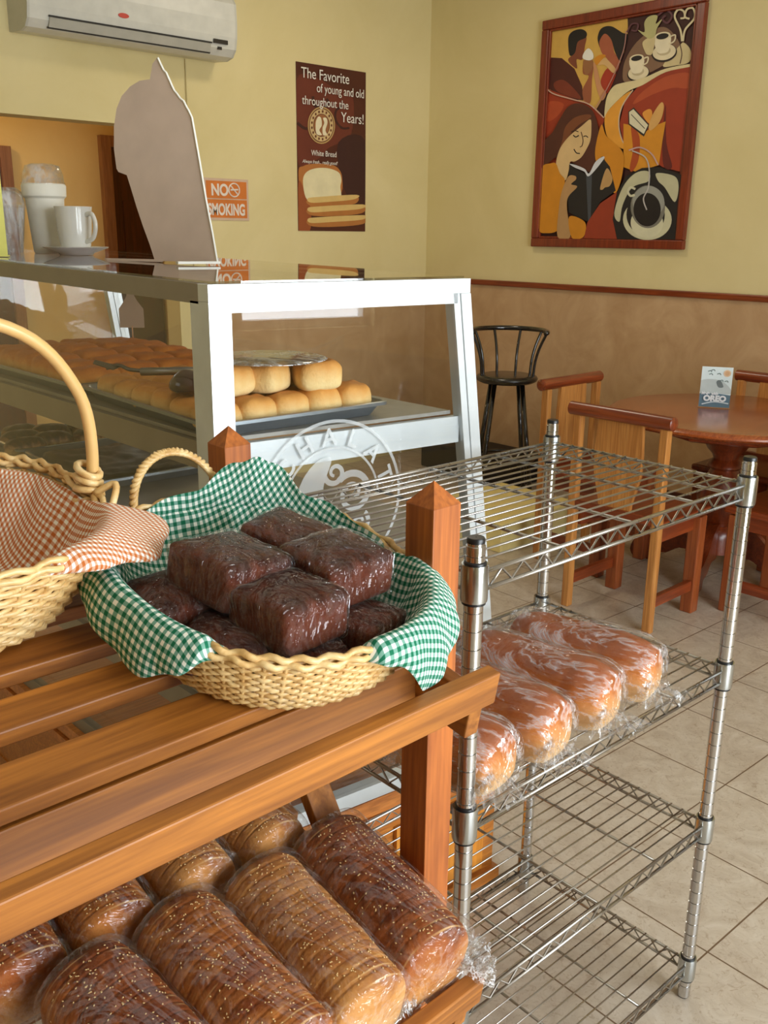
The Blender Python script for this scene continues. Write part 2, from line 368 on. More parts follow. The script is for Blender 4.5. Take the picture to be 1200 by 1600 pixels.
# ------------------------------------------------------------------ flat art: shared builder
class Art:
    """layers of flat colour stacked a hair apart; mp maps drawing coordinates to (right, up) metres"""
    def __init__(s, mp, lim=(-9, 9, -9, 9)): s.b = B(); s.mats = []; s.mp = mp; s.k = 0; s.idx = {}; s.lim = lim
    def mi(s, c):
        if c not in s.idx:
            s.idx[c] = len(s.mats); s.mats.append(flat('paint_%d_%d_%d' % c, c, .6))
        return s.idx[c]
    def poly(s, c, P, smooth=True, n=5):
        if smooth: P = smoothpoly(P, n)
        s.k += 1; z = s.k*.00025
        vs = [(min(max(a, s.lim[0]), s.lim[1]), min(max(c, s.lim[2]), s.lim[3]), z) for a, c in (s.mp(*p) for p in P)]
        from mathutils.geometry import tessellate_polygon
        tr = tessellate_polygon([[Vector((v[0], v[1], 0)) for v in vs]])
        s.b.add(vs, [tuple(t) for t in tr], s.mi(c))
    def ell(s, c, x, y, rx, ry, rot=0, n=36):
        cr, sr = math.cos(math.radians(rot)), math.sin(math.radians(rot))
        s.poly(c, [(x+rx*math.cos(2*PI*k/n)*cr-ry*math.sin(2*PI*k/n)*sr, y+rx*math.cos(2*PI*k/n)*sr+ry*math.sin(2*PI*k/n)*cr) for k in range(n)], False)
    def line(s, c, P, wd, close=False):
        P = openspline(P, 6); L = []; R_ = []
        for i, p in enumerate(P):
            a = P[max(i-1, 0)]; b = P[min(i+1, len(P)-1)]; dx, dy = b[0]-a[0], b[1]-a[1]; d = math.hypot(dx, dy) or 1
            ww = wd/2; L.append((p[0]-dy/d*ww, p[1]+dx/d*ww)); R_.append((p[0]+dy/d*ww, p[1]-dx/d*ww))
        s.k += 1; z = s.k*.00025; n = len(P)
        vs = [(*s.mp(*p), z) for p in L]+[(*s.mp(*p), z) for p in R_]
        s.b.add(vs, [(i, i+1, n+i+1, n+i) for i in range(n-1)], s.mi(c))
    def build(s, name, parent, mat4):
        o = s.b.build(name, s.mats, parent); o.matrix_local = mat4; return o

# ------------------------------------------------------------------ painting on the right wall
def homography(src, dst):
    import numpy as np
    A = []; bb = []
    for (x, y), (u, v) in zip(src, dst):
        A += [[x, y, 1, 0, 0, 0, -u*x, -u*y], [0, 0, 0, x, y, 1, -v*x, -v*y]]; bb += [u, v]
    h = list(np.linalg.solve(np.array(A, float), np.array(bb, float)))+[1]
    return lambda x, y: ((h[0]*x+h[1]*y+h[2])/(h[6]*x+h[7]*y+h[8]), (h[3]*x+h[4]*y+h[5])/(h[6]*x+h[7]*y+h[8]))
def painting():
    PW, PH = 1.035, 1.255
    e = tag(empty('framed_painting', (XW-.001, 3.783, 1.437)), 'large cafe mural painting of coffee drinkers in a red-brown frame on the wall', 'painting')
    e.rotation_euler = (0, 0, -PI/2)      # local +X runs along the wall, local -Y faces the room
    fm = wood('frame_wood', (140, 56, 26), (104, 36, 18), 'Z', .35, .3)
    fr = B(); t = .05; d = .035
    for a, b2 in (((0, -d, 0), (PW, 0, t)), ((0, -d, PH-t), (PW, 0, PH)), ((0, -d, t), (t, 0, PH-t)), ((PW-t, -d, t), (PW, 0, PH-t))): fr.box(a, b2, 0, .006)
    for a, b2 in (((t, -d+.006, t), (PW-t, -.01, t+.012)), ((t, -d+.006, PH-t-.012), (PW-t, -.01, PH-t)), ((t, -d+.006, t), (t+.012, -.01, PH-t)), ((PW-t-.012, -d+.006, t), (PW-t, -.01, PH-t))): fr.box(a, b2, 0, .004)
    fr.build('picture_frame', fm, e)
    bx('backing_board', (.02, -.012, .02), (PW-.02, -.003, PH-.02), flat('backing', (60, 30, 24), .8), e, 0)
    mp = homography([(182, 182), (1100, 38), (962, 1507), (106, 1502)], [(t, PH-t), (PW-t, PH-t), (PW-t, t), (t, t)])
    A = Art(mp, (t-.004, PW-t+.004, t-.004, PH-t+.004))
    K = (58, 22, 18); YE = (196, 150, 62); RD = (150, 52, 24); OR = (202, 132, 30); CR = (204, 186, 138); TN = (176, 130, 84); BK = (24, 18, 18); BR = (84, 34, 22)
    A.poly(K, [(182, 182), (1100, 38), (962, 1507), (106, 1502)], False)
    A.poly((206, 164, 78), [(182, 184), (420, 146), (660, 104), (664, 200), (640, 330), (600, 430), (540, 560), (466, 686), (420, 660), (340, 620), (163, 560), (170, 370)], False)
    A.poly((74, 28, 20), [(168, 356), (250, 362), (330, 430), (378, 540), (386, 632), (330, 622), (240, 600), (163, 552)], False)
    A.poly((120, 50, 30), [(200, 520), (260, 500), (330, 560), (370, 620), (300, 606), (220, 570)])
    A.poly(RD, [(162, 556), (330, 622), (430, 660), (522, 742), (500, 800), (480, 1000), (132, 1045), (145, 760)], False)
    A.poly((170, 70, 36), [(168, 640), (260, 650), (230, 720), (160, 760)])
    # couple at the top
    A.poly((126, 66, 42), [(330, 330), (352, 250), (404, 232), (396, 290), (380, 372), (344, 372), (345, 430), (290, 376)])
    A.poly(BK, [(292, 240), (318, 196), (372, 182), (406, 202), (402, 236), (352, 262), (334, 330), (300, 344)])
    A.poly((150, 84, 54), [(386, 620), (382, 560), (420, 480), (384, 460), (392, 380), (448, 384), (440, 500), (432, 640), (400, 640)])
    A.poly((164, 88, 58), [(484, 244), (520, 208), (566, 260), (578, 330), (612, 380), (600, 440), (560, 470), (540, 380), (500, 330)])
    A.poly(BK, [(476, 240), (500, 180), (560, 168), (630, 210), (664, 228), (640, 330), (616, 388), (584, 330), (560, 250), (520, 214), (488, 260), (490, 300)])
    A.poly((160, 50, 26), [(500, 490), (540, 430), (588, 470), (612, 410), (580, 500), (535, 590), (500, 540)])
    A.poly((196, 140, 96), [(448, 400), (470, 420), (500, 540), (530, 590), (500, 632), (466, 540)])
    A.poly((206, 166, 110), [(470, 380), (520, 366), (560, 400), (590, 440), (570, 460), (520, 410), (480, 410)])
    A.poly(OR, [(456, 372), (490, 346), (528, 350), (500, 380), (470, 410)])
    A.poly((150, 100, 60), [(388, 380), (446, 380), (440, 440), (400, 470)])
    A.poly((226, 224, 214), [(384, 366), (392, 330), (420, 304), (446, 330), (450, 366), (424, 380)])
    # top right still life
    A.poly((128, 96, 72), [(632, 470), (650, 380), (720, 270), (820, 196), (900, 184), (972, 262), (980, 340), (880, 420), (740, 490), (650, 520)])
    A.poly(CR, [(880, 420), (980, 300), (1010, 280), (1050, 330), (1040, 400), (960, 420)])
    A.line((84, 56, 48), [(985, 290), (996, 350), (985, 410)], 6)
    for cx, cy, s_ in ((724, 436, 1), (884, 310, 1.12)):
        A.ell((40, 26, 22), cx+6, cy+32, 70*s_, 50*s_, -12); A.ell((222, 208, 172), cx+6, cy+26, 64*s_, 44*s_, -12); A.ell((190, 174, 138), cx+4, cy+20, 38*s_, 24*s_, -12)
        A.poly((228, 216, 184), [(cx-46*s_, cy-60*s_), (cx+38*s_, cy-76*s_), (cx+32*s_, cy+10*s_), (cx, cy+30*s_), (cx-34*s_, cy+20*s_)])
        A.ell((222, 208, 172), cx-4, cy-66*s_, 44*s_, 22*s_, -10); A.ell(BK, cx-4, cy-64*s_, 34*s_, 16*s_, -10)
        A.line((222, 208, 172), [(cx+36*s_, cy-60*s_), (cx+66*s_, cy-70*s_), (cx+60*s_, cy-36*s_), (cx+30*s_, cy-20*s_)], 9)
    A.poly(CR, [(760, 270), (832, 236), (820, 340), (790, 352), (772, 330)])
    A.poly((182, 176, 120), [(792, 250), (730, 196), (770, 210), (770, 150), (800, 112), (850, 110), (840, 160), (880, 130), (846, 190), (834, 236)])
    A.line((92, 50, 58), [(664, 210), (690, 160), (730, 160), (720, 200), (690, 196)], 10); A.line((92, 50, 58), [(850, 110), (900, 78), (940, 110), (910, 156), (880, 130), (900, 110)], 12)
    A.line((214, 200, 160), [(1000, 272), (990, 200), (956, 120), (976, 76), (1010, 86), (1016, 124), (990, 130)], 12)
    A.line((214, 200, 160), [(1006, 272), (1020, 200), (1076, 130), (1068, 70), (1030, 76), (1018, 120), (1046, 134)], 12)
    # the red field and the cream ribbon
    A.poly(RD, [(1062, 424), (900, 450), (740, 540), (650, 640), (616, 780), (640, 900), (760, 960), (880, 1052), (1000, 1084), (1030, 760)], False)
    A.poly((172, 74, 38), [(1040, 470), (900, 490), (760, 580), (700, 660), (820, 600), (940, 560), (1040, 560)])
    A.poly((96, 30, 22), [(900, 660), (880, 900), (890, 1050), (940, 1050), (905, 900)])
    A.poly((214, 198, 150), [(524, 740), (536, 620), (580, 546), (640, 524), (760, 498), (900, 440), (1060, 412), (1062, 428), (900, 462), (760, 540), (668, 580), (560, 680)])
    A.poly((218, 150, 50), [(526, 740), (580, 660), (660, 590), (690, 586), (626, 690), (612, 800), (640, 900), (664, 944), (600, 920), (540, 860)])
    A.line((202, 176, 150), [(700, 570), (634, 670), (612, 780), (636, 890), (690, 950)], 7)
    A.line((198, 160, 140), [(166, 560), (210, 590), (330, 626), (430, 658), (520, 742)], 8); A.line((170, 120, 110), [(660, 200), (640, 330), (560, 520), (466, 686)], 6)
    # bag of bread
    A.poly((206, 138, 34), [(642, 780), (690, 790), (752, 852), (820, 800), (902, 768), (880, 900), (860, 1040), (720, 1082), (642, 1052)], False)
    A.poly((166, 70, 26), [(690, 800), (740, 860), (736, 1000), (700, 1076), (680, 1060), (700, 940)])
    A.poly((222, 150, 60), [(760, 716), (800, 690), (820, 712), (810, 780), (780, 760)])
    A.poly((44, 40, 34), [(672, 706), (706, 680), (802, 790), (768, 862), (674, 786)], False); A.poly((216, 208, 176), [(678, 708), (704, 690), (794, 790), (768, 846), (680, 780)], False); A.line((90, 84, 70), [(690, 722), (774, 812)], 5)
    A.poly((208, 160, 92), [(798, 800), (820, 730), (872, 652), (892, 670), (880, 740), (852, 790), (810, 824)])
    # reading woman
    A.poly((78, 38, 24), [(250, 740), (300, 670), (370, 650), (446, 690), (484, 790), (492, 900), (470, 1010), (440, 1080), (380, 1060), (320, 1020), (230, 990), (180, 1020), (136, 1045), (142, 900), (200, 830)])
    A.poly((118, 66, 36), [(262, 880), (280, 800), (340, 740), (420, 720), (440, 740), (360, 790), (300, 860), (250, 930)])
    A.poly((210, 178, 126), [(300, 862), (380, 796), (436, 752), (444, 800), (438, 880), (412, 940), (380, 990), (340, 1016), (310, 1020), (300, 1080), (276, 1136), (222, 1064), (240, 950)])
    A.line(BK, [(334, 938), (350, 962), (372, 966)], 7); A.line(BK, [(330, 850), (346, 862), (366, 852)], 7); A.line(BK, [(394, 860), (410, 856), (424, 866)], 6); A.line((70, 36, 24), [(380, 830), (392, 880), (386, 916), (372, 926)], 5)
    A.line((50, 30, 20), [(318, 830), (340, 822), (364, 830)], 5)
    A.poly(OR, [(132, 1058), (190, 1028), (222, 1030), (246, 1090), (278, 1134), (262, 1210), (240, 1330), (236, 1446), (160, 1470), (110, 1440), (112, 1240)])
    A.poly(OR, [(508, 786), (540, 860), (640, 960), (636, 1100), (600, 1210), (568, 1190), (568, 1100), (540, 1040), (514, 984), (476, 1020), (470, 930)])
    A.poly((30, 26, 26), [(306, 1040), (430, 1106), (518, 996), (560, 1050), (596, 1200), (500, 1270), (424, 1398), (300, 1336), (296, 1220)], False)
    A.poly((66, 70, 76), [(412, 1106), (448, 1100), (440, 1380), (424, 1396)], False)
    A.poly((206, 208, 214), [(308, 1032), (350, 1040), (404, 1064), (430, 1092), (470, 1020), (518, 986), (520, 1006), (432, 1108), (400, 1080), (344, 1056)])
    A.poly((178, 138, 90), [(258, 1210), (300, 1112), (344, 1108), (348, 1130), (318, 1160), (356, 1176), (300, 1240), (292, 1320), (312, 1492), (232, 1492), (240, 1320)])
    A.poly((186, 146, 92), [(500, 1180), (540, 1060), (576, 1120), (560, 1170), (530, 1180), (514, 1194)])
    A.poly(OR, [(306, 1364), (404, 1398), (396, 1490), (322, 1498)])
    A.poly((146, 54, 28), [(398, 1500), (420, 1400), (500, 1280), (604, 1208), (584, 1330), (606, 1504)], False)
    # big cup
    A.poly((26, 22, 22), [(606, 1210), (660, 1110), (760, 1058), (870, 1052), (998, 1100), (976, 1300), (962, 1504), (604, 1504), (578, 1380)], False)
    A.poly((188, 184, 150), [(640, 1180), (720, 1090), (800, 1080), (800, 1140), (700, 1180), (640, 1290), (620, 1394), (588, 1340)])
    A.poly((188, 184, 150), [(850, 1090), (960, 1110), (984, 1180), (960, 1270), (900, 1180), (860, 1140)])
    A.ell((198, 194, 160), 792, 1380, 150, 128); A.ell((26, 22, 22), 782, 1350, 118, 130); A.ell((206, 202, 170), 790, 1400, 100, 96); A.ell((120, 116, 104), 796, 1300, 106, 134); A.ell((150, 150, 140), 800, 1270, 98, 100); A.ell(BK, 792, 1318, 84, 104)
    A.line((204, 200, 170), [(720, 1190), (690, 1180), (674, 1206), (690, 1232), (716, 1226)], 14)
    A.line((186, 180, 176), [(790, 1320), (770, 1250), (800, 1180), (806, 1070), (780, 990), (700, 950)], 8); A.line((190, 156, 150), [(860, 1040), (820, 970), (750, 930), (680, 948)], 9)
    m4 = Matrix(((1, 0, 0, 0), (0, 0, -1, -.0125), (0, 1, 0, 0), (0, 0, 0, 1)))
    A.build('canvas', e, m4)
painting()

# ------------------------------------------------------------------ poster
RW = (PI/2, 0, 0)   # text standing on the left wall facing the room
def poster():
    x0, x1, z0, z1 = 3.685, 4.23, 1.515, 2.455; W = x1-x0; H = z1-z0
    e = tag(empty('bread_poster', (x0, YW-.001, z0)), 'tall brown bread poster with white lettering on the yellow wall', 'poster')
    bx('poster_sheet', (0, -.003, 0), (W, 0, H), flat('poster_brown', (78, 34, 20), .45), e, 0)
    mp = homography([(124, 92), (698, 178), (690, 1503), (138, 1500)], [(0, H), (W, H), (W, 0), (0, 0)])
    A = Art(mp, (0, W, 0, H))
    A.poly((104, 44, 24), [(128, 250), (300, 230), (420, 300), (560, 340), (600, 480), (560, 720), (400, 800), (300, 900), (132, 920)])
    A.poly((58, 24, 16), [(470, 760), (690, 740), (690, 1300), (600, 1280), (500, 1100)])
    A.line((62, 26, 16), [(260, 380), (280, 460), (350, 470), (390, 430), (370, 400)], 22); A.line((62, 26, 16), [(500, 460), (450, 500), (450, 580), (500, 640), (560, 640)], 18); A.line((62, 26, 16), [(132, 600), (180, 640), (215, 650)], 24)
    A.poly((176, 110, 50), [(140, 1000), (180, 960), (260, 940), (400, 944), (470, 980), (500, 1060), (480, 1200), (300, 1300), (230, 1330), (160, 1240)])
    A.poly((150, 78, 36), [(140, 1090), (200, 1200), (240, 1330), (230, 1500), (138, 1498)])
    A.poly((226, 214, 170), [(176, 1100), (196, 1020), (270, 980), (380, 976), (470, 1010), (492, 1070), (484, 1130), (480, 1230), (330, 1250), (210, 1240)])
    for yy, xr in ((1230, 616), (1310, 668), (1400, 680)):
        A.poly((176, 112, 52), [(214, yy+10), (400, yy-10), (xr, yy-22), (xr-10, yy+40), (420, yy+66), (240, yy+60)])
        A.poly((214, 180, 110), [(214, yy), (300, yy-14), (xr, yy-34), (xr-20, yy+4), (400, yy+26), (240, yy+34)])
    A.ell((186, 150, 92), 328, 620, 112, 154); A.ell((92, 44, 24), 328, 620, 103, 143); A.ell((206, 176, 122), 328, 620, 97, 135); A.ell((96, 46, 26), 328, 620, 68, 96); A.ell((150, 96, 54), 328, 620, 62, 90)
    A.poly((226, 214, 178), [(286, 690), (280, 600), (300, 550), (324, 560), (330, 620), (310, 660), (330, 700)]); A.poly((226, 214, 178), [(340, 700), (336, 640), (350, 600), (340, 560), (368, 560), (376, 600), (360, 660), (372, 696)])
    for k in range(17):
        a = 2*PI*k/17; A.ell((104, 54, 30), 328+82*math.cos(a), 620+115*math.sin(a), 7, 12, 0, 8)
    A.build('poster_print', e, Matrix(((1, 0, 0, 0), (0, 0, -1, -.0032), (0, 1, 0, 0), (0, 0, 0, 1))))
    wt = flat('poster_white', (232, 226, 214), .5); yy = -.0115
    def T(s, size, x, z, sx=.85, al='LEFT', sh=0): text('lettering', s, size, (x, yy, z), RW, wt, e, al, .0003, sx, 0, sh)
    T('The Favorite', .082, .03, H-.082, .88); T('of young and old', .07, W-.02, H-.15, .80, 'RIGHT'); T('throughout the', .068, .035, H-.225, .86); T('Years!', .082, W-.02, H-.30, .9, 'RIGHT')
    T('White Bread', .045, .10, H-.505, .85); T('Always fresh... really good!', .028, .03, H-.55, .9, 'LEFT', .4)
poster()
def smoking_sign():
    x0, z0, W, H = 3.025, 1.567, .30, .225
    e = tag(empty('no_smoking_sign', (x0, YW-.001, z0)), 'orange and white no smoking notice on the yellow wall behind the white cutout', 'sign')
    bx('sign_board', (0, -.004, 0), (W, 0, H), flat('sign_border', (206, 176, 150), .5), e, .001)
    og = flat('sign_orange', (208, 118, 48), .5); B().box((.014, -.0048, .118), (W-.014, -.004, H-.014)).box((.014, -.0048, .014), (W-.014, -.004, .112)).build('orange_field', og, e)
    wt = flat('sign_white', (226, 214, 200), .5)
    text('lettering', 'NO', .085, (.045, -.006, .135), RW, wt, e, 'LEFT', .0005, .85, .003); text('lettering', 'SMOKING', .085, (.02, -.006, .03), RW, wt, e, 'LEFT', .0005, .66, .003)
    b = B(); b.tube([(.20+.036*math.cos(2*PI*k/24), -.006, .165+.036*math.sin(2*PI*k/24)) for k in range(24)], .004, 6, True); b.tube([(.175, -.006, .19), (.225, -.006, .14)], .004, 6); b.tube([(.175, -.0055, .165), (.225, -.0055, .168)], .005, 6)
    b.build('cigarette_symbol', wt, e)
smoking_sign()

# ------------------------------------------------------------------ table, chairs, stool
def dining_table():
    cx, cy = 4.0, 1.985
    e = tag(empty('round_table', (cx, cy, 0)), 'round reddish wooden pedestal table beside the tan wall', 'table')
    B().lathe([(0.001, .712), (.50, .712), (.525, .718), (.54, .730), (.54, .738), (.53, .748), (.51, .752), (.001, .752)], seg=72, cap=False).build('tabletop', wood('table_red', (176, 92, 42), (138, 62, 24), 'X', .22, .7), e, True, 40)
    B().lathe([(.33, .66), (.35, .668), (.36, .69), (.36, .711), (.001, .711)], seg=8, cap=True).build('apron', redwood('X'), e)
    B().lathe([(.13, .66), (.13, .64), (.10, .61), (.085, .585), (.062, .56), (.055, .54), (.075, .52), (.08, .505), (.06, .49), (.07, .47), (.10, .42), (.11, .36), (.10, .30), (.075, .25), (.06, .23), (.085, .21), (.09, .17), (.09, .10)], seg=28).build('pedestal', redwood('Z'), e, True, 45)
    for k in range(4):
        a = math.radians(15+90*k); d = Vector((math.cos(a), math.sin(a), 0)); n = Vector((-d.y, d.x, 0))*.022
        prof = [(.05, .24), (.16, .22), (.24, .15), (.31, .12), (.37, .10), (.395, .04), (.37, 0), (.30, 0), (.285, .04), (.22, .05), (.16, .085), (.05, .09)]
        P = smoothpoly([(d*r-n+Vector((0, 0, z)))[:] for r, z in prof], 4)
        B().prism([(x, y, max(z, 0)) for x, y, z in P], n*2).build('foot', redwood('X'), e, False)
dining_table()

def make_chair():
    e = empty('wooden_chair')
    for s_ in (-1, 1):
        B().box((-.018, s_*.195-.017, 0), (.018, s_*.195+.017, .825), 0, .004).build('leg', palewood('Z'), e)
        B().box((.305, s_*.185-.027, 0), (.360, s_*.185+.027, .42), 0, .005).build('leg', wood('chair_leg', (170, 92, 44), (128, 58, 26), 'Z'), e)
        B().box((.018, s_*.19-.012, .10), (.306, s_*.19+.012, .145), 0, .003).build('stretcher', redwood('X'), e)
    b = B(); P = [(-.01, -.235, .845), (-.01, -.229, .845), (-.008, 0, .845), (-.01, .229, .845), (-.01, .235, .845)]
    b.tube(P, [.019, .027, .027, .027, .019], 16); b.build('top_rail', redwood('Y'), e, True, 50)
    sp = [(-.07, .44), (-.075, .50), (-.092, .56), (-.106, .62), (-.106, .70), (-.098, .83), (.098, .83), (.106, .70), (.106, .62), (.092, .56), (.075, .50), (.07, .44)]
    B().prism([(-.008, y, z) for y, z in sp], (.018, 0, 0)).build('back_splat', palewood('Z'), e)
    B().box((-.016, -.178, .44), (.016, .178, .475), 0, .003).build('back_rail', redwood('Y'), e)
    B().box((.012, -.215, .425), (.385, .215, .455), 0, .009).build('seat', redwood('X'), e)
    B().box((.02, -.182, .36), (.345, -.166, .424)).box((.02, .166, .36), (.345, .182, .424)).box((.33, -.166, .36), (.346, .166, .424)).build('seat_apron', redwood('X'), e)
    return e
ch = make_chair()
for i, (x, y, a, lb) in enumerate([(3.117, 1.985, 0, 'wooden chair nearest the wire rack, its back rail turned to the viewer'),
                                   (3.70, 2.64, -90, 'wooden chair tucked in beside the black bar stool end of the table'),
                                   (4.50, 2.0, 180, 'wooden chair between the round table and the tan wall, partly cut by the frame'),
                                   (3.76, 1.36, 90, 'wooden chair half hidden behind the right rack post')]):
    c = ch if i == 0 else dup(ch)
    c.location = (x, y, 0); c.rotation_euler = (0, 0, math.radians(a)); tag(c, lb, 'chair', 'wooden chairs around the round table')

def stool():
    cx, cy = 4.17, 3.43
    e = tag(empty('bar_stool', (cx, cy, 0)), 'glossy black metal bar stool with curved spindle back', 'stool'); e.rotation_euler = (0, 0, math.radians(-3))
    bk = flat('black_enamel', (16, 14, 14), .18, 0, 0, .6, .5)
    B().lathe([(.001, .70), (.15, .70), (.172, .712), (.176, .725), (.168, .738), (.14, .744), (.001, .742)], seg=40, cap=False).build('seat', flat('black_vinyl', (18, 16, 16), .25, 0, 0, .6, .3), e, True, 50)
    def arc(t, r=.215, z=.985): a = math.radians(45+t); return (r*math.cos(a)*1.0, r*math.sin(a), z)
    B().tube([arc(t) for t in range(-112, 113, 8)], .014, 12).build('back_rail', bk, e, True)
    for t in (-105, -63, -21, 21, 63, 105):
        a = math.radians(45+t); P = openspline([(.150*math.cos(a), .150*math.sin(a), .73), (.157*math.cos(a), .157*math.sin(a), .82), (.178*math.cos(a), .178*math.sin(a), .90), (.215*math.cos(a), .215*math.sin(a), .985)], 5)
        B().tube(P, .008, 8).build('spindle', bk, e, True)
    for k in range(4):
        a = math.radians(k*90+5); B().tube([(.11*math.cos(a), .11*math.sin(a), .70), (.215*math.cos(a), .215*math.sin(a), .012)], .014, 10).build('leg', bk, e, True)
    B().tube([(.178*math.cos(2*PI*k/36), .178*math.sin(2*PI*k/36), .26) for k in range(36)], .009, 8, True).build('footrest', bk, e, True)
stool()
o = bx('storage_box', (4.42, 3.55, 0), (4.76, 4.35, .17), flat('black_box', (24, 18, 18), .5), None, .01); tag(o, 'low black box on the floor by the wall behind the bar stool', 'box')
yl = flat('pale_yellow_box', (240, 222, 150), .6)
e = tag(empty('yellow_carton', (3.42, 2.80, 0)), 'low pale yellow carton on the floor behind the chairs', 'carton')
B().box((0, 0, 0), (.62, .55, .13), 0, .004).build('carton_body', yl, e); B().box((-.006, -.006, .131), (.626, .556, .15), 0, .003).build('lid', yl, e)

def card():
    p0 = Vector((3.998, 2.146, .7525)); d = Vector((.066, -.117, 0)).normalized(); ang = math.atan2(d.y, d.x)
    e = tag(empty('menu_card', p0, (0, 0, ang)), 'small upright dessert card in a clear stand on the round table', 'card')
    W, H = .134, .188
    bx('print', (0, .002, .004), (W, .004, H), flat('card_white', (222, 236, 236), .4), e, 0)
    A = Art(lambda x, y: (x*W/100, H-(y*H/140)), (0, W, 0, H))
    A.poly((96, 124, 140), [(0, 92), (40, 88), (100, 94), (100, 137), (0, 137)], False); A.poly((190, 200, 198), [(0, 48), (60, 44), (98, 72), (98, 90), (40, 87), (2, 90)])
    A.poly((110, 120, 120), [(50, 50), (62, 44), (74, 66), (58, 68)]); A.ell((226, 196, 160), 82, 20, 12, 12); A.ell((214, 170, 126), 82, 20, 8, 8)
    for x, y in ((20, 16), (30, 12), (24, 26), (50, 24), (60, 46), (76, 48)): A.line((120, 140, 138), [(x, y), (x+8, y-3), (x+12, y+2)], 3)
    A.line((216, 228, 232), [(10, 128), (50, 118), (96, 122)], 4)
    A.build('card_picture', e, Matrix(((1, 0, 0, 0), (0, 0, -1, .0018), (0, 1, 0, 0), (0, 0, 0, 1))))
    wt = flat('card_letter', (240, 244, 246), .4)
    text('lettering', 'OREO', .034, (.018, -.004, .034), (PI/2, 0, 0), wt, e, 'LEFT', .0005, 1.05, .0022); text('lettering', 'Made with', .017, (.008, -.004, .062), (PI/2, 0, 0), wt, e, 'LEFT', .0004, 1, .0008)
    B().box((-.003, -.0055, 0), (W+.003, -.0045, H+.002)).box((-.003, -.0055, 0), (W+.003, .05, .002)).build('clear_holder', glass('acrylic', (1, 1, 1), .0), e)
card()

# ------------------------------------------------------------------ display case
CA = math.radians(-7.7); CL = 1.44
def cp(s, t, z): return Vector((.843+s*math.cos(CA), 1.313+t+s*math.sin(CA), z))
def topz(t): return 1.428+.0145*t
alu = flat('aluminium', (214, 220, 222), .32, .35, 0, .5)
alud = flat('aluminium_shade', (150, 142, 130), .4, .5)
def cbox(b, s0, s1, t0, t1, z0, z1, z0b=None, z1b=None):
    """box in the case's skewed plan; z0b/z1b heights at t1"""
    z0b = z0 if z0b is None else z0b; z1b = z1 if z1b is None else z1b
    v = [cp(s0, t0, z0), cp(s1, t0, z0), cp(s1, t1, z0b), cp(s0, t1, z0b), cp(s0, t0, z1), cp(s1, t0, z1), cp(s1, t1, z1b), cp(s0, t1, z1b)]
    b.add(v, [(0, 3, 2, 1), (4, 5, 6, 7), (0, 1, 5, 4), (1, 2, 6, 5), (2, 3, 7, 6), (3, 0, 4, 7)]); return b
def cprism(b, poly, t0, t1): 
    P = [cp(s, t0, z) for s, z in poly]; return b.prism(P, (0, t1-t0, 0))
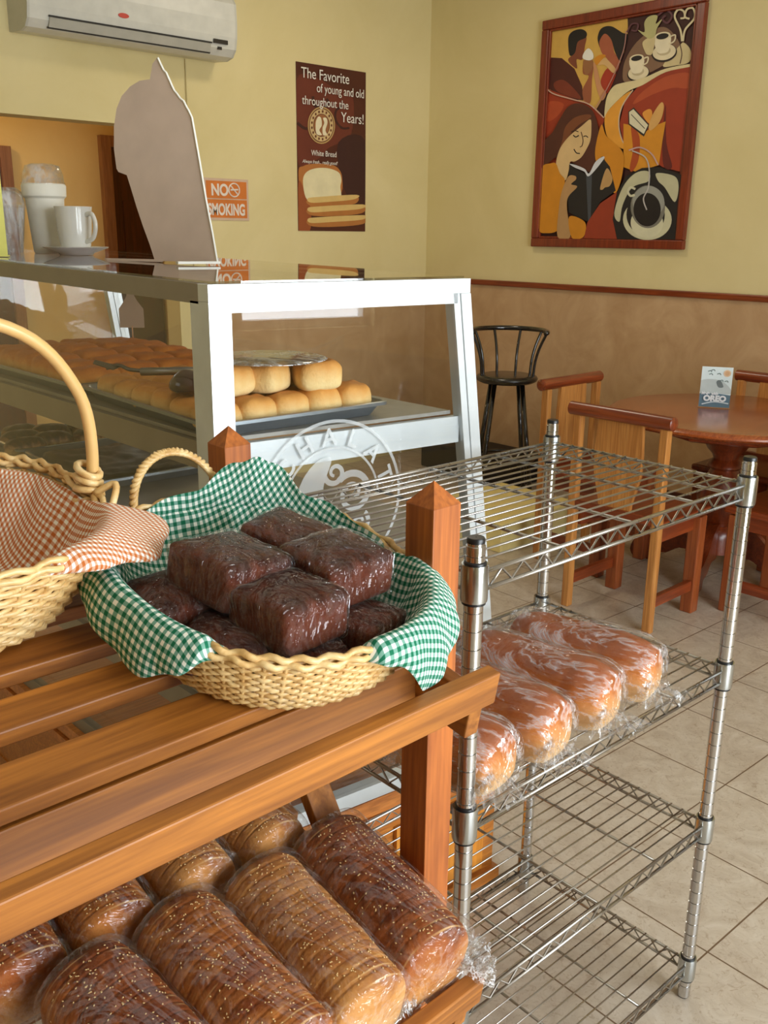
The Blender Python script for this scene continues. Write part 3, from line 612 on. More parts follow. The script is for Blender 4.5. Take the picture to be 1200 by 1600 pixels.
def case():
    e = tag(empty('display_case', cp(0, 0, 0)), 'aluminium and glass bakery display case on a wooden base', 'display case')
    inv = Matrix.Translation(-cp(0, 0, 0))
    def fin(b, name, mat, smooth=False, par=None):
        b.v = [tuple(inv @ Vector(v)) for v in b.v]; return b.build(name, mat, par or e, smooth)
    k = (.645-.545)/(1.428-.674)
    def sx(z): return .545+(1.428-z)*k
    for t0 in (0, CL-.03):
        zt = topz(t0)
        b = B(); cbox(b, 0, .547, t0, t0+.03, zt-.027, zt); cbox(b, .0245, .52, t0+.003, t0+.027, zt-.046, zt-.0275)
        cprism(b, [(0, .40), (.024, .40), (.024, zt-.0275), (0, zt-.0275)], t0, t0+.055)
        cprism(b, [(.0245, .40), (.042, .40), (.042, zt-.046), (.0245, zt-.046)], t0+.003, t0+.027)
        za = zt-.0275; cprism(b, [(sx(.40)-.024, .40), (sx(.40), .40), (sx(za), za), (sx(za)-.024, za)], t0, t0+.03)
        cprism(b, [(sx(.40)-.040, .40), (sx(.40)-.0245, .40), (sx(za)-.0245, za), (sx(za)-.040, za)], t0+.003, t0+.027)
        fin(b, 'end_frame', alu)
        b = B(); cbox(b, .042, sx(1.13)-.041, t0+.014, t0+.03, 1.107, 1.160); fin(b, 'cross_rail', alu)
        b = B(); cbox(b, -.002, sx(.40)+.002, t0, t0+.03, .366, .399); fin(b, 'bottom_rail', alu)
        g = B(); cprism(g, [(.040, .40), (sx(.40)-.038, .40), (sx(za)-.038, zt-.045), (.040, zt-.045)], t0+.008, t0+.011); fin(g, 'end_glass', glass('case_glass', (.97, .975, .975), .022))
    for s0, s1, nm in ((0, .022, 'long_rail'), (.525, .547, 'long_rail')):
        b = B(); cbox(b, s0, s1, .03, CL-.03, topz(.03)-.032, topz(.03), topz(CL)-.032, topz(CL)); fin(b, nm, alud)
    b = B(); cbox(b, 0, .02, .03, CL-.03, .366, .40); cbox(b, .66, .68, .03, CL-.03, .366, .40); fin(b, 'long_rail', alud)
    b = B(); cbox(b, .01, .54, .01, CL-.01, 1.4285, 1.4325, topz(CL), topz(CL)+.004); fin(b, 'top_glass', glass('top_glass', (.85, .85, .83), .08))
    g = B(); cbox(g, .004, .007, .03, CL-.03, .40, 1.396, .40, topz(CL)-.032); fin(g, 'side_glass', glass('case_glass2', (.98, .975, .96), .004))
    g = B(); P = [cp(sx(.40)-.012, .03, .40), cp(sx(.40)-.009, .03, .40), cp(sx(1.40)-.009, .03, 1.40), cp(sx(1.40)-.012, .03, 1.40)]; g.prism(P, (0, CL-.06, 0)); fin(g, 'front_glass', glass('case_glass', (.97, .975, .975), .022))
    for z in (1.163, .915, .655):
        b = B(); cbox(b, .02, sx(z)-.045, .03, CL-.03, z, z+.007); fin(b, 'shelf', flat('shelf_grey', (150, 146, 138), .35, .2))
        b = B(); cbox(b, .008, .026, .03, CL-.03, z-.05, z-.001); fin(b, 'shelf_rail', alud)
    wd = wood('base_wood', (206, 132, 52), (168, 96, 34), 'X')
    b = B(); cbox(b, .01, .70, .02, CL-.02, .0, .29); fin(b, 'wooden_base', wd)
    b = B()
    for z0, z1, ov in ((.335, .365, .014), (.318, .333, .004), (.296, .316, .012)):
        c2 = B(); cbox(c2, -ov, .702+ov, -ov+.012, CL+ov-.012, z0, z1)
        b.add(c2.v, c2.f)
    fin(b, 'cornice', wood('base_wood2', (220, 140, 66), (176, 98, 40), 'X'))
    b = B(); cbox(b, .06, .33, .008, .018, .05, .26); cbox(b, .40, .655, .008, .018, .05, .26); fin(b, 'raised_panel', wood('base_wood3', (224, 150, 54), (196, 120, 40), 'Z'))
    b = B(); cbox(b, .005, .71, .006, CL, .0, .035); fin(b, 'plinth', wd)
    # etched emblem on the end glass: thin frosted shapes on the pane itself
    fk = NT('etched_white'); ft = fk.add('ShaderNodeBsdfTransparent'); fx = fk.add('ShaderNodeMixShader'); fx.inputs[0].default_value = .42
    fk.b.inputs['Base Color'].default_value = lin((225, 230, 232)); fk.b.inputs['Roughness'].default_value = .8; fk.l(ft.outputs[0], fx.inputs[1]); fk.l(fk.b.outputs[0], fx.inputs[2]); fk.l(fx.outputs[0], fk.out.inputs[0]); fr = fk.m; cx, cz, r = .238, 1.03, .155
    me = B()
    def P(a, rr): return (cx+rr*math.cos(a), cz+rr*math.sin(a))
    def ring(r0, r1, a0=0, a1=2*PI, n=72, ox=0, oz=0):
        for i in range(n):
            a, c = a0+(a1-a0)*i/n, a0+(a1-a0)*(i+1)/n
            me.add([cp(ox+P(a, r0)[0], .0072, oz+P(a, r0)[1]), cp(ox+P(a, r1)[0], .0072, oz+P(a, r1)[1]), cp(ox+P(c, r1)[0], .0072, oz+P(c, r1)[1]), cp(ox+P(c, r0)[0], .0072, oz+P(c, r0)[1])], [(0, 1, 2, 3)])
    ring(r-.006, r); ring(.100, .1045, 0, PI*1.05); 
    def spiral(x, z, r0, turns, w0, d=1, st=0):
        n = 40; L = []
        for i in range(n+1):
            a = st+d*2*PI*turns*i/n; rr = r0*(1-.8*i/n); L.append((x+rr*math.cos(a), z+rr*math.sin(a), w0*(1-.5*i/n), a))
        for i in range(n):
            q = []
            for (xx, zz, ww, a) in (L[i], L[i+1]): q += [cp(xx-ww*math.cos(a), .0072, zz-ww*math.sin(a)), cp(xx+ww*math.cos(a), .0072, zz+ww*math.sin(a))]
            me.add(q, [(0, 1, 3, 2)])
    spiral(cx+.045, cz+.01, .042, 1.6, .007, -1, 2.4); spiral(cx+.005, cz+.055, .026, 1.4, .006, 1, 2.0); spiral(cx+.06, cz-.05, .022, 1.4, .005, -1, 1)
    hd = smoothpoly([(cx-.085, cz-.03), (cx-.07, cz+.04), (cx-.035, cz+.08), (cx-.002, cz+.082), (cx-.02, cz+.03), (cx-.012, cz-.02), (cx+.01, cz-.05), (cx-.02, cz-.10), (cx-.07, cz-.08)], 5)
    from mathutils.geometry import tessellate_polygon
    tr = tessellate_polygon([[Vector((a, c, 0)) for a, c in hd]]); me.add([cp(a, .0072, c) for a, c in hd], [tuple(x) for x in tr])
    fin(me, 'etched_emblem', fr)
    for i, chx in enumerate('SCHALAT'):
        a = math.radians(168-i*25); x, z = P(a, .124); q = cp(x, .0070, z)-cp(0, 0, 0)
        t_ = text('etched_lettering', chx, .046, (0, 0, 0), (0, 0, 0), fr, e, 'CENTER', .0003, 1, .001)
        m = Matrix.Translation(q) @ Matrix.Rotation(CA, 4, 'Z') @ Matrix.Rotation(PI/2, 4, 'X') @ Matrix.Rotation(a-PI/2, 4, 'Z') @ Matrix.Translation((0, -.016, 0))
        t_.matrix_local = m
case()

traymat = flat('tray_metal', (150, 158, 164), .3, .8)
def tray(cx, cy, z, W, L, rot, label, h=.026):
    e = tag(empty('baking_tray', (cx, cy, z), (0, 0, rot)), label, 'tray')
    def rr(w_, l_, z_, n=5, r=.02):
        out = []
        for sx_, sy_, a0 in ((1, 1, 0), (-1, 1, 90), (-1, -1, 180), (1, -1, 270)):
            for k in range(n+1):
                a = math.radians(a0+90*k/n); out.append((sx_*(w_/2-r)+r*math.cos(a), sy_*(l_/2-r)+r*math.sin(a), z_))
        return out
    rings = [rr(W-.05, L-.05, .002), rr(W-.045, L-.045, .002), rr(W-.02, L-.02, h-.001), rr(W-.012, L-.012, h+.002), rr(W, L, h+.001), rr(W, L, h-.005), rr(W-.02, L-.02, h-.004), rr(W-.045, L-.045, .0)]
    n = len(rings[0]); vs = [p for r in rings for p in r]; fs = []
    for i in range(len(rings)-1):
        for k in range(n): fs.append((i*n+k, i*n+(k+1) % n, (i+1)*n+(k+1) % n, (i+1)*n+k))
    fs.append(tuple(range(n))); fs.append(tuple((len(rings)-1)*n+k for k in range(n)))
    B().add(vs, fs).build('tray_pan', traymat, e, True, 35); return e
TZ = 1.1705
tray(1.060, 1.590, TZ, .40, .54, math.radians(-3), 'grey baking tray holding dinner rolls nearest the case end glass')
tray(1.085, 2.165, TZ, .44, .58, 0, 'grey baking tray of flat browned rolls farther back on the upper case shelf')
tray(1.13, 2.19, .9225, .37, .42, math.radians(-3), 'shallow tray with black brownie sheet on the lower case shelf')
tray(1.14, 2.55, .9225, .37, .27, math.radians(-3), 'shallow tray of chocolate drizzled rolls on the lower case shelf')

bun_m = crust('bun_crust', (220, 158, 84), (246, 226, 168), (190, 116, 50), 1, .0, 1.05, .55, .5)
bun2_m = crust('bun_crust_brown', (214, 136, 54), (244, 210, 136), (178, 96, 34), 1, -.1, .9, .55, .7)
def bun_mesh(name, W, L, H, seed, mat, p=2.6, bot=0.55):
    n, m = 18, 28; vs = []; r = random.Random(seed)
    for i in range(n+1):
        ph = -PI/2+PI*i/n
        for k in range(m):
            th = 2*PI*k/m
            def se(c, e_): return math.copysign(abs(c)**e_, c)
            x = se(math.cos(th), 2/p)*abs(math.cos(ph))**(2/p*.75); y = se(math.sin(th), 2/p)*abs(math.cos(ph))**(2/p*.75); z = math.sin(ph)
            z = z*bot if z < 0 else z
            d = 1+.06*noise.noise(Vector((x*1.7+seed*3, y*1.7, z*1.5)))+.02*noise.noise(Vector((x*5, y*5+seed, z*5)))
            vs.append((x*W/2*d, y*L/2*d, (z+bot)/(1+bot)*H*(1+.08*noise.noise(Vector((x*2, y*2, seed))))))
    fs = [(i*m+k, i*m+(k+1) % m, (i+1)*m+(k+1) % m, (i+1)*m+k) for i in range(n) for k in range(m)]
    b = B().add(vs, fs); o = b.build(name, mat, None, True); return o
GB = 'dinner rolls on the front tray of the display case'
protos = [bun_mesh('bread_roll', .080, .078, .052, s, bun_m, 3.4) for s in range(3)]
k = 0
def place(pr, loc, rz=0, sc=(1, 1, 1), first=[set()]):
    if pr.name not in first[0]: first[0].add(pr.name); o = pr
    else: o = pr.copy(); COL.objects.link(o)
    o.location = loc; o.rotation_euler = (random.uniform(-.06, .06), random.uniform(-.06, .06), rz); o.scale = sc; return o
R5 = Matrix.Rotation(math.radians(-3), 3, 'Z')
ORD = ['first', 'second', 'third', 'fourth', 'fifth', 'sixth']
for i in range(6):
    for j in range(5):
        q = R5 @ Vector((-.147+j*.0735, -.205+i*.079, 0))
        o = place(protos[(i+j*2) % 3], (1.060+q.x, 1.590+q.y, TZ+.0045), random.uniform(-.1, .1), (1, 1, random.uniform(.92, 1.1)))
        tag(o, 'golden dinner roll on the near tray, %s row back, %s from left' % (ORD[i], ORD[j]), 'bread roll', GB)
tops = [(.955, 1.435, .1, 'pale dinner roll stacked at the left end of the upper layer'), (1.035, 1.425, .5, 'pale dinner roll stacked second from left in the upper layer'), (1.12, 1.47, -.2, 'browned roll in the upper layer behind the two front stacked rolls'),
        (1.125, 1.385, -.3, 'pale dinner roll stacked at the right end of the upper layer'), (1.01, 1.52, .3, 'roll in the upper layer behind the left stacked rolls')]
pt = [bun_mesh('bread_roll', .088, .078, .058, s+7, bun_m, 4, .8) for s in range(2)]
for i, (x, y, a, lb) in enumerate(tops):
    o = place(pt[i % 2], (x, y, TZ+.052), a); tag(o, lb, 'bread roll')
pf = [bun_mesh('bread_roll', .10, .098, .05, s+11, bun2_m, 4.5) for s in range(3)]
for i in range(6):
    for j in range(4):
        hh = 1.0+.35*math.exp(-((i-3)**2+(j-1.5)**2)/4)
        o = place(pf[(i*2+j) % 3], (.94+j*.095, 1.93+i*.091, TZ+.0045), 0, (1.05, 1.03, hh)); tag(o, 'browned pull-apart roll on the rear tray, %s row back, %s from the left' % (ORD[i], ORD[j]), 'bread roll', 'pull-apart rolls on the rear case tray')
dk = bun_mesh('chocolate_roll', .11, .07, .045, 31, crust('choc_roll', (120, 76, 46), (236, 200, 140), (40, 22, 16), 1, .0, .7, .35, 1.6), 3)
spots = [(.99, 2.47), (1.08, 2.50), (1.18, 2.48), (1.27, 2.5), (1.02, 2.57), (1.12, 2.6), (1.22, 2.6), (1.05, 2.65)]
for i, (x, y) in enumerate(spots):
    o = place(dk, (x, y, .927), random.uniform(-.5, .5)); tag(o, 'chocolate drizzled roll on the lower case tray, %s row, %s from the left' % ('front' if i < 4 else 'back', ORD[i % 4]), 'roll', 'chocolate drizzled rolls in the case')
o = bun_mesh('glazed_doughnut', .085, .085, .045, 41, flat('choc_glaze', (52, 24, 18), .2, 0, 0, .6, .5), 2.2); o.location = (.915, 1.485, TZ+.052); tag(o, 'dark glazed bun lying on the rolls just behind the near case post', 'bun')
# brownie sheet
def brownie():
    n, m = 26, 28; vs = []
    for i in range(n+1):
        for j in range(m+1):
            x = -.155+.31*j/m; y = -.18+.36*i/n; edge = min(j, m-j, i, n-i)
            vs.append((x, y, (.0 if edge == 0 else .020)+.007*noise.noise(Vector((x*22, y*22, 3)))+.003*noise.noise(Vector((x*70, y*70, 5)))))
    fs = [(i*(m+1)+j, i*(m+1)+j+1, (i+1)*(m+1)+j+1, (i+1)*(m+1)+j) for i in range(n) for j in range(m)]
    o = B().add(vs, fs).build('brownie_sheet', flat('brownie_black', (34, 24, 22), .45, 0, .4), None, True); o.location = (1.13, 2.19, .928); o.rotation_euler = (0, 0, math.radians(-3))
    tag(o, 'uncut black brownie sheet in a tray on the lower case shelf', 'brownie')
brownie()
for i, (x, y) in enumerate(((1.10, 2.10), (1.20, 2.12), (1.12, 2.22), (1.22, 2.24), (1.16, 2.34), (1.26, 2.36))):
    o = place(pf[i % 3], (x, y, .662), 0); tag(o, 'browned roll on the bottom case shelf, %s row back, %s side' % (ORD[i//2], ('left', 'right')[i % 2]), 'bread roll', 'rolls on the bottom case shelf')
# pale disc added on the rolls in place of a round reflection in the glass
e = B().lathe([(.001, .004), (.095, .004), (.108, .002), (.112, 0), (.110, .0), (.095, .002), (.001, .002)], seg=56, cap=False)
o = e.build('cake_cover', film('cover_film', .22, .25, .06, 6, bump=.15), None, True); o.location = (1.045, 1.435, TZ+.113); tag(o, 'pale clear plastic disc lying on top of the stacked rolls', 'plastic cover')
# tongs
def tongs():
    e = tag(empty('serving_tongs', (.93, 1.665, TZ+.062), (0, 0, math.radians(-52))), 'steel serving tongs with tubular handle resting on the rolls in the case', 'tongs')
    st = chrome('steel', (150, 150, 155), .3)
    B().tube([(-.02, 0, .01), (.14, .0, .018)], .008, 12).build('handle', st, e, True)
    b = B()
    P = openspline([(-.02, 0, .012), (-.05, .012, .012), (-.075, .02, .018), (-.10, .016, .012)], 6)
    b.tube(P, [.004]*len(P), 8); b.prism([(-.075, -.008, .012), (-.12, .0, .022), (-.125, .02, .026), (-.075, .026, .014)], (0, 0, .002)); b.build('gripping_end', chrome('steel_dark', (96, 92, 86), .35), e, False)
tongs()
# price paddle
e = tag(empty('price_paddle', (1.27, 2.36, TZ+.05), (0, 0, math.radians(-42))), 'plain bottle-shaped price tag on a thin stick in the rear rolls', 'price tag')
card_m = flat('grey_card', (170, 146, 128), .8)
P = [(-.033, .035), (.033, .035), (.033, .085), (.018, .105), (.010, .12), (.010, .142), (.018, .152), (.010, .166), (-.010, .166), (-.018, .152), (-.010, .142), (-.010, .12), (-.018, .105), (-.033, .085)]
B().prism([(x, -.001, z) for x, z in P], (0, .002, 0)).build('tag_board', card_m, e); B().tube([(0, 0, -.012), (0, 0, .04)], .0016, 6).build('stick', palewood('Z'), e)

# ------------------------------------------------------------------ things on the case top
def ztop(y): return 1.4332+.0145*(y-1.313)
def cutout():
    c0 = Vector((1.163, 1.77, 0)); u = Vector((-.3276, .9448, 0)); n = Vector((-u.y, u.x, 0))
    O = [(0, .0), (.0103, .060), (.0238, .128), (.0364, .205), (.0516, .291), (.0600, .306), (.0639, .311), (.0715, .3237), (.0800, .329), (.0876, .338), (.0950, .345), (.1016, .357), (.1137, .380), (.1200, .385), (.1263, .3955), (.1339, .4095), (.1467, .399), (.1560, .370), (.1842, .369), (.2117, .359), (.2368, .3416), (.2537, .3167), (.2643, .282), (.2686, .236), (.2650, .195), (.2600, .188), (.2364, .181), (.2276, .1556), (.2143, .115), (.1992, .0744), (.1822, .034), (.1704, .0)]
    zt = ztop(1.9)
    e = tag(empty('cardboard_cutout', (c0.x, c0.y, zt)), 'tall pinkish grey cutout board seen from behind, standing on the case', 'cutout')
    P = [(u*s+Vector((0, 0, z+.003)))[:] for s, z in O]
    th = n*.006
    B().prism([Vector(p)-th/2 for p in P], th).build('board', flat('board_back', (206, 184, 168), .75), e)
    b = B(); b.tube([Vector(p)-Vector((.002, .004, 0)) for p in P[0:16]], .0022, 6); b.build('white_edge', flat('board_edge', (240, 238, 230), .6), e)
    b = B(); q0 = u*.0; b.prism([u*.0+Vector((-.09, .01, .001)), u*.0+Vector((.0, -.012, .001)), u*.0+Vector((.006, .01, .001)), u*.0+Vector((-.084, .03, .001))], (0, 0, .005)); b.build('front_foot', flat('board_edge', (240, 238, 230), .6), e)
    b = B(); b.prism([u*.17+Vector((0, -.03, .001)), u*.31+Vector((-.01, -.01, .001)), u*.31+Vector((-.01, .0, .001)), u*.15+Vector((.0, .03, .001))], (0, 0, .005)); b.build('rear_foot', flat('board_back', (206, 184, 168), .75), e)
cutout()
wc = flat('white_china', (226, 224, 218), .15, 0, 0, .6, .4)
MX, MY = 1.113, 2.331
def mug():
    y = MY; e = tag(empty('mug', (MX, y, ztop(y)+.0085)), 'white china mug standing on a saucer beside the foam cups', 'mug'); e.scale = (1.08, 1.08, 1.08)
    B().lathe([(.001, .006), (.024, .004), (.026, 0), (.030, .001), (.034, .012), (.0385, .05), (.0415, .095), (.0425, .100), (.040, .100), (.0385, .093), (.035, .05), (.030, .014), (.001, .012)], seg=40, cap=False).build('cup_body', wc, e, True, 60)
    a = math.radians(-72); d = Vector((math.cos(a), math.sin(a), 0))
    B().tube(openspline([(d*.038+Vector((0, 0, .082)))[:], (d*.058+Vector((0, 0, .083)))[:], (d*.067+Vector((0, 0, .06)))[:], (d*.058+Vector((0, 0, .032)))[:], (d*.034+Vector((0, 0, .022)))[:]], 8), .0052, 10).build('handle', wc, e, True)
    o = B().lathe([(.001, .003), (.026, .003), (.028, 0), (.040, 0), (.044, .005), (.078, .017), (.081, .020), (.078, .0205), (.045, .0095), (.030, .007), (.001, .007)], seg=48, cap=False).build('saucer', wc, None, True, 60)
    o.location = (MX, y, ztop(y)); tag(o, 'white china saucer under the mug on the case top', 'saucer')
mug()
FX, FY = 1.095, 2.45
def foam(x, y):
    foamm = flat('white_foam', (232, 228, 216), .6, 0, .15)
    e = tag(empty('foam_cup', (x, y, ztop(y))), 'tall white foam cup with rolled rim and clear dome lid', 'cup'); e.scale = (1.17, 1.17, 1.17)
    B().lathe([(.001, 0), (.030, 0), (.032, .004), (.041, .115), (.046, .12), (.047, .142), (.044, .146), (.042, .145), (.041, .12), (.030, .01), (.001, .01)], seg=40, cap=False).build('cup_body', foamm, e, True, 40)
    B().lathe([(.045, .143), (.0465, .147), (.044, .150), (.043, .166), (.036, .183), (.022, .187), (.021, .186), (.035, .182), (.042, .165), (.043, .150), (.045, .1465)], seg=36, cap=False).build('dome_lid', film('lid_film', .04, .08, .06, 4, bump=.1), e, True)
foam(FX, FY)
for i, (x, y, h) in enumerate(((.985, 2.42, .15), (1.02, 2.50, .16))):
    e = tag(empty('plastic_cup', (x, y, ztop(y))), ('clear plastic cup with domed lid at the left end of the cups', 'clear plastic cup with domed lid half hidden behind the foam cup')[i], 'cup')
    B().lathe([(.001, .0), (.027, .0), (.040, h*.72), (.042, h*.73), (.041, h*.74), (.039, h*.72), (.026, .003), (.001, .003)], seg=32, cap=False).build('cup_body', film('cup_film', .05, .08, .06, 5, (1, 1, .2), .1), e, True)
    B().lathe([(.042, h*.74), (.041, h*.78), (.036, h*.93), (.022, h), (.001, h), (.001, h-.001), (.021, h-.001), (.035, h*.925), (.040, h*.77)], seg=32, cap=False).build('dome_lid', film('lid_film', .04, .08, .06, 4, bump=.1), e, True)
e = tag(empty('yellow_notice', (.835, 2.30, ztop(2.3)), (0, 0, math.radians(-30))), 'yellow handwritten notice card standing at the left on the case', 'notice')
bx('notice_sheet', (-.10, -.002, .0), (.085, .0, .20), flat('notice_yellow', (226, 222, 120), .6), e, 0)
b = B(); ink = flat('ink', (60, 70, 50), .6)
for x, z in ((.05, .15), (.045, .11), (.055, .075), (.04, .04)):
    b.tube(openspline([(x, -.003, z), (x+.006, -.003, z+.008), (x+.012, -.003, z-.004), (x+.018, -.003, z+.006)], 4), .0008, 5); b.tube([(x+.002, -.003, z-.008), (x+.014, -.003, z-.006)], .0008, 5)
b.build('handwriting', ink, e)
bx('stand_foot', (-.10, 0, 0), (.085, .03, .003), flat('notice_yellow', (226, 222, 120), .6), e, 0)

# ------------------------------------------------------------------ chrome wire rack
def wire_rack():
    A0 = Vector((.851, .737, 0)); W_, L_ = .695, .4285
    e = tag(empty('wire_rack', A0, (0, 0, math.radians(-1.15))), 'chrome wire shelving rack on grooved posts on the tiled floor', 'shelving rack')
    cm = chrome(); cw = chrome('wire_chrome', (170, 165, 158), .25); blk = flat('black_plastic', (22, 22, 24), .35)
    ZT = 1.1403; ZS = [1.0875, .7345, .4043, .0741]
    for px, py in ((0, 0), (W_, 0), (W_, L_), (0, L_)):
        prof = [(.001, .004), (.0125, .004)]
        z = .03
        while z < ZT-.01:
            prof += [(.0127, z), (.0112, z+.0005), (.0112, z+.0018), (.0127, z+.0023)]; z += .0254
        prof += [(.0127, ZT-.005), (.0115, ZT-.0045), (.0115, ZT)]
        p = B().lathe(prof, (px, py, 0), 24, cap=False).build('post', cm, e, True, 35)
        B().lathe([(.001, ZT-.001), (.0118, ZT-.001), (.0118, ZT+.004), (.0105, ZT+.006), (.001, ZT+.006)], (px, py, 0), 24, cap=False).build('cap', blk, p, True, 40)
        B().lathe([(.001, 0), (.010, 0), (.010, .006), (.001, .006)], (px, py, 0), 16, cap=False).build('foot', blk, p, True, 40)
        for zs in ZS:
            B().lathe([(.0129, -.026), (.0172, -.026), (.0178, -.022), (.0178, .020), (.0172, .024), (.0129, .024)], (px, py, zs), 28, cap=False).build('corner_collar', chrome('collar_chrome', (190, 195, 196), .2), p, True, 40)
            B().lathe([(.0127, -.031), (.0156, -.030), (.0156, -.026), (.0130, -.0255), (.0129, .024), (.0150, .0242), (.0146, .0265), (.0127, .028)], (px, py, zs), 24, cap=False).build('split_sleeve', blk, p, True, 40)
    for zs in ZS:
        b = B(); rz = zs+.010; lo = zs-.014; o_ = .014
        def edge(p, q, inw):
            p, q = Vector(p), Vector(q); d = (q-p).normalized(); a, c = p+d*.016, q-d*.016
            b.tube([a+Vector((0, 0, rz)), c+Vector((0, 0, rz))], .0031, 8); b.tube([a+Vector((0, 0, lo)), c+Vector((0, 0, lo))], .0031, 8)
            n = int((c-a).length/.022); pts = []
            for i in range(n+1): pts.append(a+(c-a)*((i+.5)/(n+1))+Vector((0, 0, rz-.002 if i % 2 else lo+.002)))
            b.tube(pts, .0019, 6)
        edge((0, -.003, 0), (W_, -.003, 0), 1); edge((0, L_+.003, 0), (W_, L_+.003, 0), 1); edge((-.003, 0, 0), (-.003, L_, 0), 1); edge((W_+.003, 0, 0), (W_+.003, L_, 0), 1)
        b.build('shelf_frame', cw, e, True)
        b = B(); nw = 17
        for i in range(1, nw):
            y = L_*i/nw; b.tube([(-.004, y, rz+.003), (W_+.004, y, rz+.003)], .0017, 6)
        for i in (1, 2, 3): x = W_*(i-.0)/4; b.tube([(x, 0, rz-.0015), (x, L_, rz-.0015)], .0028, 8)
        b.build('shelf_wires', cw, e, True)
wire_rack()

# ------------------------------------------------------------------ wooden display rack
XR = .727; TLT = math.radians(10)
def wood_rack():
    e = tag(empty('bread_stand', (XR, .693, 0)), 'golden wooden slatted bread stand with pyramid-topped posts', 'display stand')
    XLs = -.30
    def L(p): return (p[0]-XR, p[1]-.693, p[2])
    for x in (XR, XLs-.045):
        for y in (.693, 1.106):
            b = B().box(L((x, y, 0)), L((x+.045, y+.045, 1.215)), 0, .0012)
            c = L((x, y, 1.215)); b.add([(c[0], c[1], c[2]), (c[0]+.045, c[1], c[2]), (c[0]+.045, c[1]+.045, c[2]), (c[0], c[1]+.045, c[2]), (c[0]+.0225, c[1]+.0225, c[2]+.026)], [(0, 1, 4), (1, 2, 4), (2, 3, 4), (3, 0, 4), (3, 2, 1, 0)])
            b.build('post', wood('post_wood', (198, 114, 44), (138, 70, 24), 'Z', .5, .05), e)
    for dz in (0, -.406):
        rot = Matrix.Translation(L((0, .69, 1.06+dz))) @ Matrix.Rotation(TLT, 4, 'X') @ Matrix.Translation((XR, 0, 0)) @ Matrix.Translation((-XR, 0, 0))
        def tb(name, x0, x1, y0, y1, z0, z1, ax='X', bev=.002):
            m = rot
            return B().box((x0, y0, z0), (x1, y1, z1), 0, bev, m).build(name, rackwood(ax), e)
        for y0, y1 in ((.0, .054), (.094, .142), (.178, .226), (.262, .310), (.346, .394)):
            tb('slat', XLs, XR-.0005, y0, y1, -.018, 0)
        for x in (XR-.0225, XLs+.001): tb('bracket_arm', x, x+.0215, -.089, .42, -.075, -.019, 'Y')
        tb('lip_bar', XLs, XR+.0, -.103, -.0835, -.026, .014)
        bz = 1.04+dz
        B().box(L((XLs, .694, bz-.052)), L((XR, .716, bz-.002)), 0, .002).build('front_beam', rackwood('X'), e)
        B().box(L((XLs, 1.107, bz+.062)), L((XR, 1.13, bz+.108)), 0, .002).build('back_beam', rackwood('X'), e)
    B().beam(L((XR-.035, 1.03, 1.03)), L((XR-.035, .775, .655)), .020, .040, (1, 0, 0)).build('side_brace', rackwood('Z'), e)
    B().beam(L((XR+.02, .74, .30)), L((XR+.02, 1.10, .30)), .02, .05).beam(L((XLs-.02, .74, .30)), L((XLs-.02, 1.10, .30)), .02, .05).build('side_rail', rackwood('Y'), e)
wood_rack()
def shp(x, y, up=0, lower=False):
    """point on the tilted shelf plane, raised along its normal"""
    z = 1.06+(y-.69)*math.tan(TLT)-(.406 if lower else 0); return Vector((x, y-up*math.sin(TLT), z+up*math.cos(TLT)))

# ------------------------------------------------------------------ baskets
def sup(th, rx, ry, n):
    c, s_ = math.cos(th), math.sin(th); return rx*math.copysign(abs(c)**(2/n), c), ry*math.copysign(abs(s_)**(2/n), s_)
def wicker(name):
    if name in MC: return MC[name]
    k = NT(name); v = k.coord('Object', (1, 1, 1)); f = k.noise(v, 40, 4, .6, 1)
    k.l(k.ramp(f, [(.3, (190, 142, 78)), (.5, (218, 180, 118)), (.7, (232, 204, 150))]), k.b.inputs['Base Color']); k.b.inputs['Roughness'].default_value = .45; k.b.inputs['Coat Weight'].default_value = .2
    MC[name] = k.m; return k.m
def basket_body(e, base, rim, H, n, rows, ns, wr=.0026):
    wk = wicker('wicker')
    def pt(th, t, off=0):
        tt = t**.75; rx = base[0]+(rim[0]-base[0])*tt; ry = base[1]+(rim[1]-base[1])*tt
        return Vector((*sup(th, rx+off, ry+off, n), .004+H*t))
    b = B(); NP = ns*4
    for r in range(rows):
        t = (r+.5)/rows
        P = [pt(2*PI*k/NP, t+.004*math.sin(k*.7+r), (.0024*math.cos(PI*k/2/1.0*1.0) if True else 0)*(1 if r % 2 else -1)) for k in range(NP)]
        b.tube(P, wr*(1+.15*math.sin(r*2.3)), 6, True)
    b.build('woven_wall', wk, e, True)
    b = B()
    for k in range(ns): b.tube([pt(2*PI*(k+.0)/ns, t/6) for t in range(7)], .0026, 6)
    b.build('upright_stakes', wk, e, True)
    b = B()
    for q, (o_, dz) in enumerate(((.003, 0), (-.003, .001), (0, .006))):
        b.tube([pt(2*PI*k/160, 1, o_+.0025*math.sin(k*2*PI/160*36+q*2.1))+Vector((0, 0, dz+.002*math.cos(k*2*PI/160*36+q*2.1))) for k in range(160)], .0036, 8, True)
    b.build('braided_rim', wk, e, True)
    b = B(); ring = [pt(2*PI*k/60, 0, -.001) for k in range(60)]; b.add([p for p in ring]+[p+Vector((0, 0, .004)) for p in ring], [tuple(range(60)), tuple(range(60, 120))]+[(k, (k+1) % 60, 60+(k+1) % 60, 60+k) for k in range(60)]); b.build('basket_floor', wk, e)
def interp(tab, th):
    th = th % 360; T = sorted(tab); T = [(T[-1][0]-360, *T[-1][1:])]+T+[(T[0][0]+360, *T[0][1:])]
    for a, c in zip(T, T[1:]):
        if a[0] <= th <= c[0]:
            f = (th-a[0])/(c[0]-a[0]); f = f*f*(3-2*f); return [a[i]+(c[i]-a[i])*f for i in range(1, len(a))]
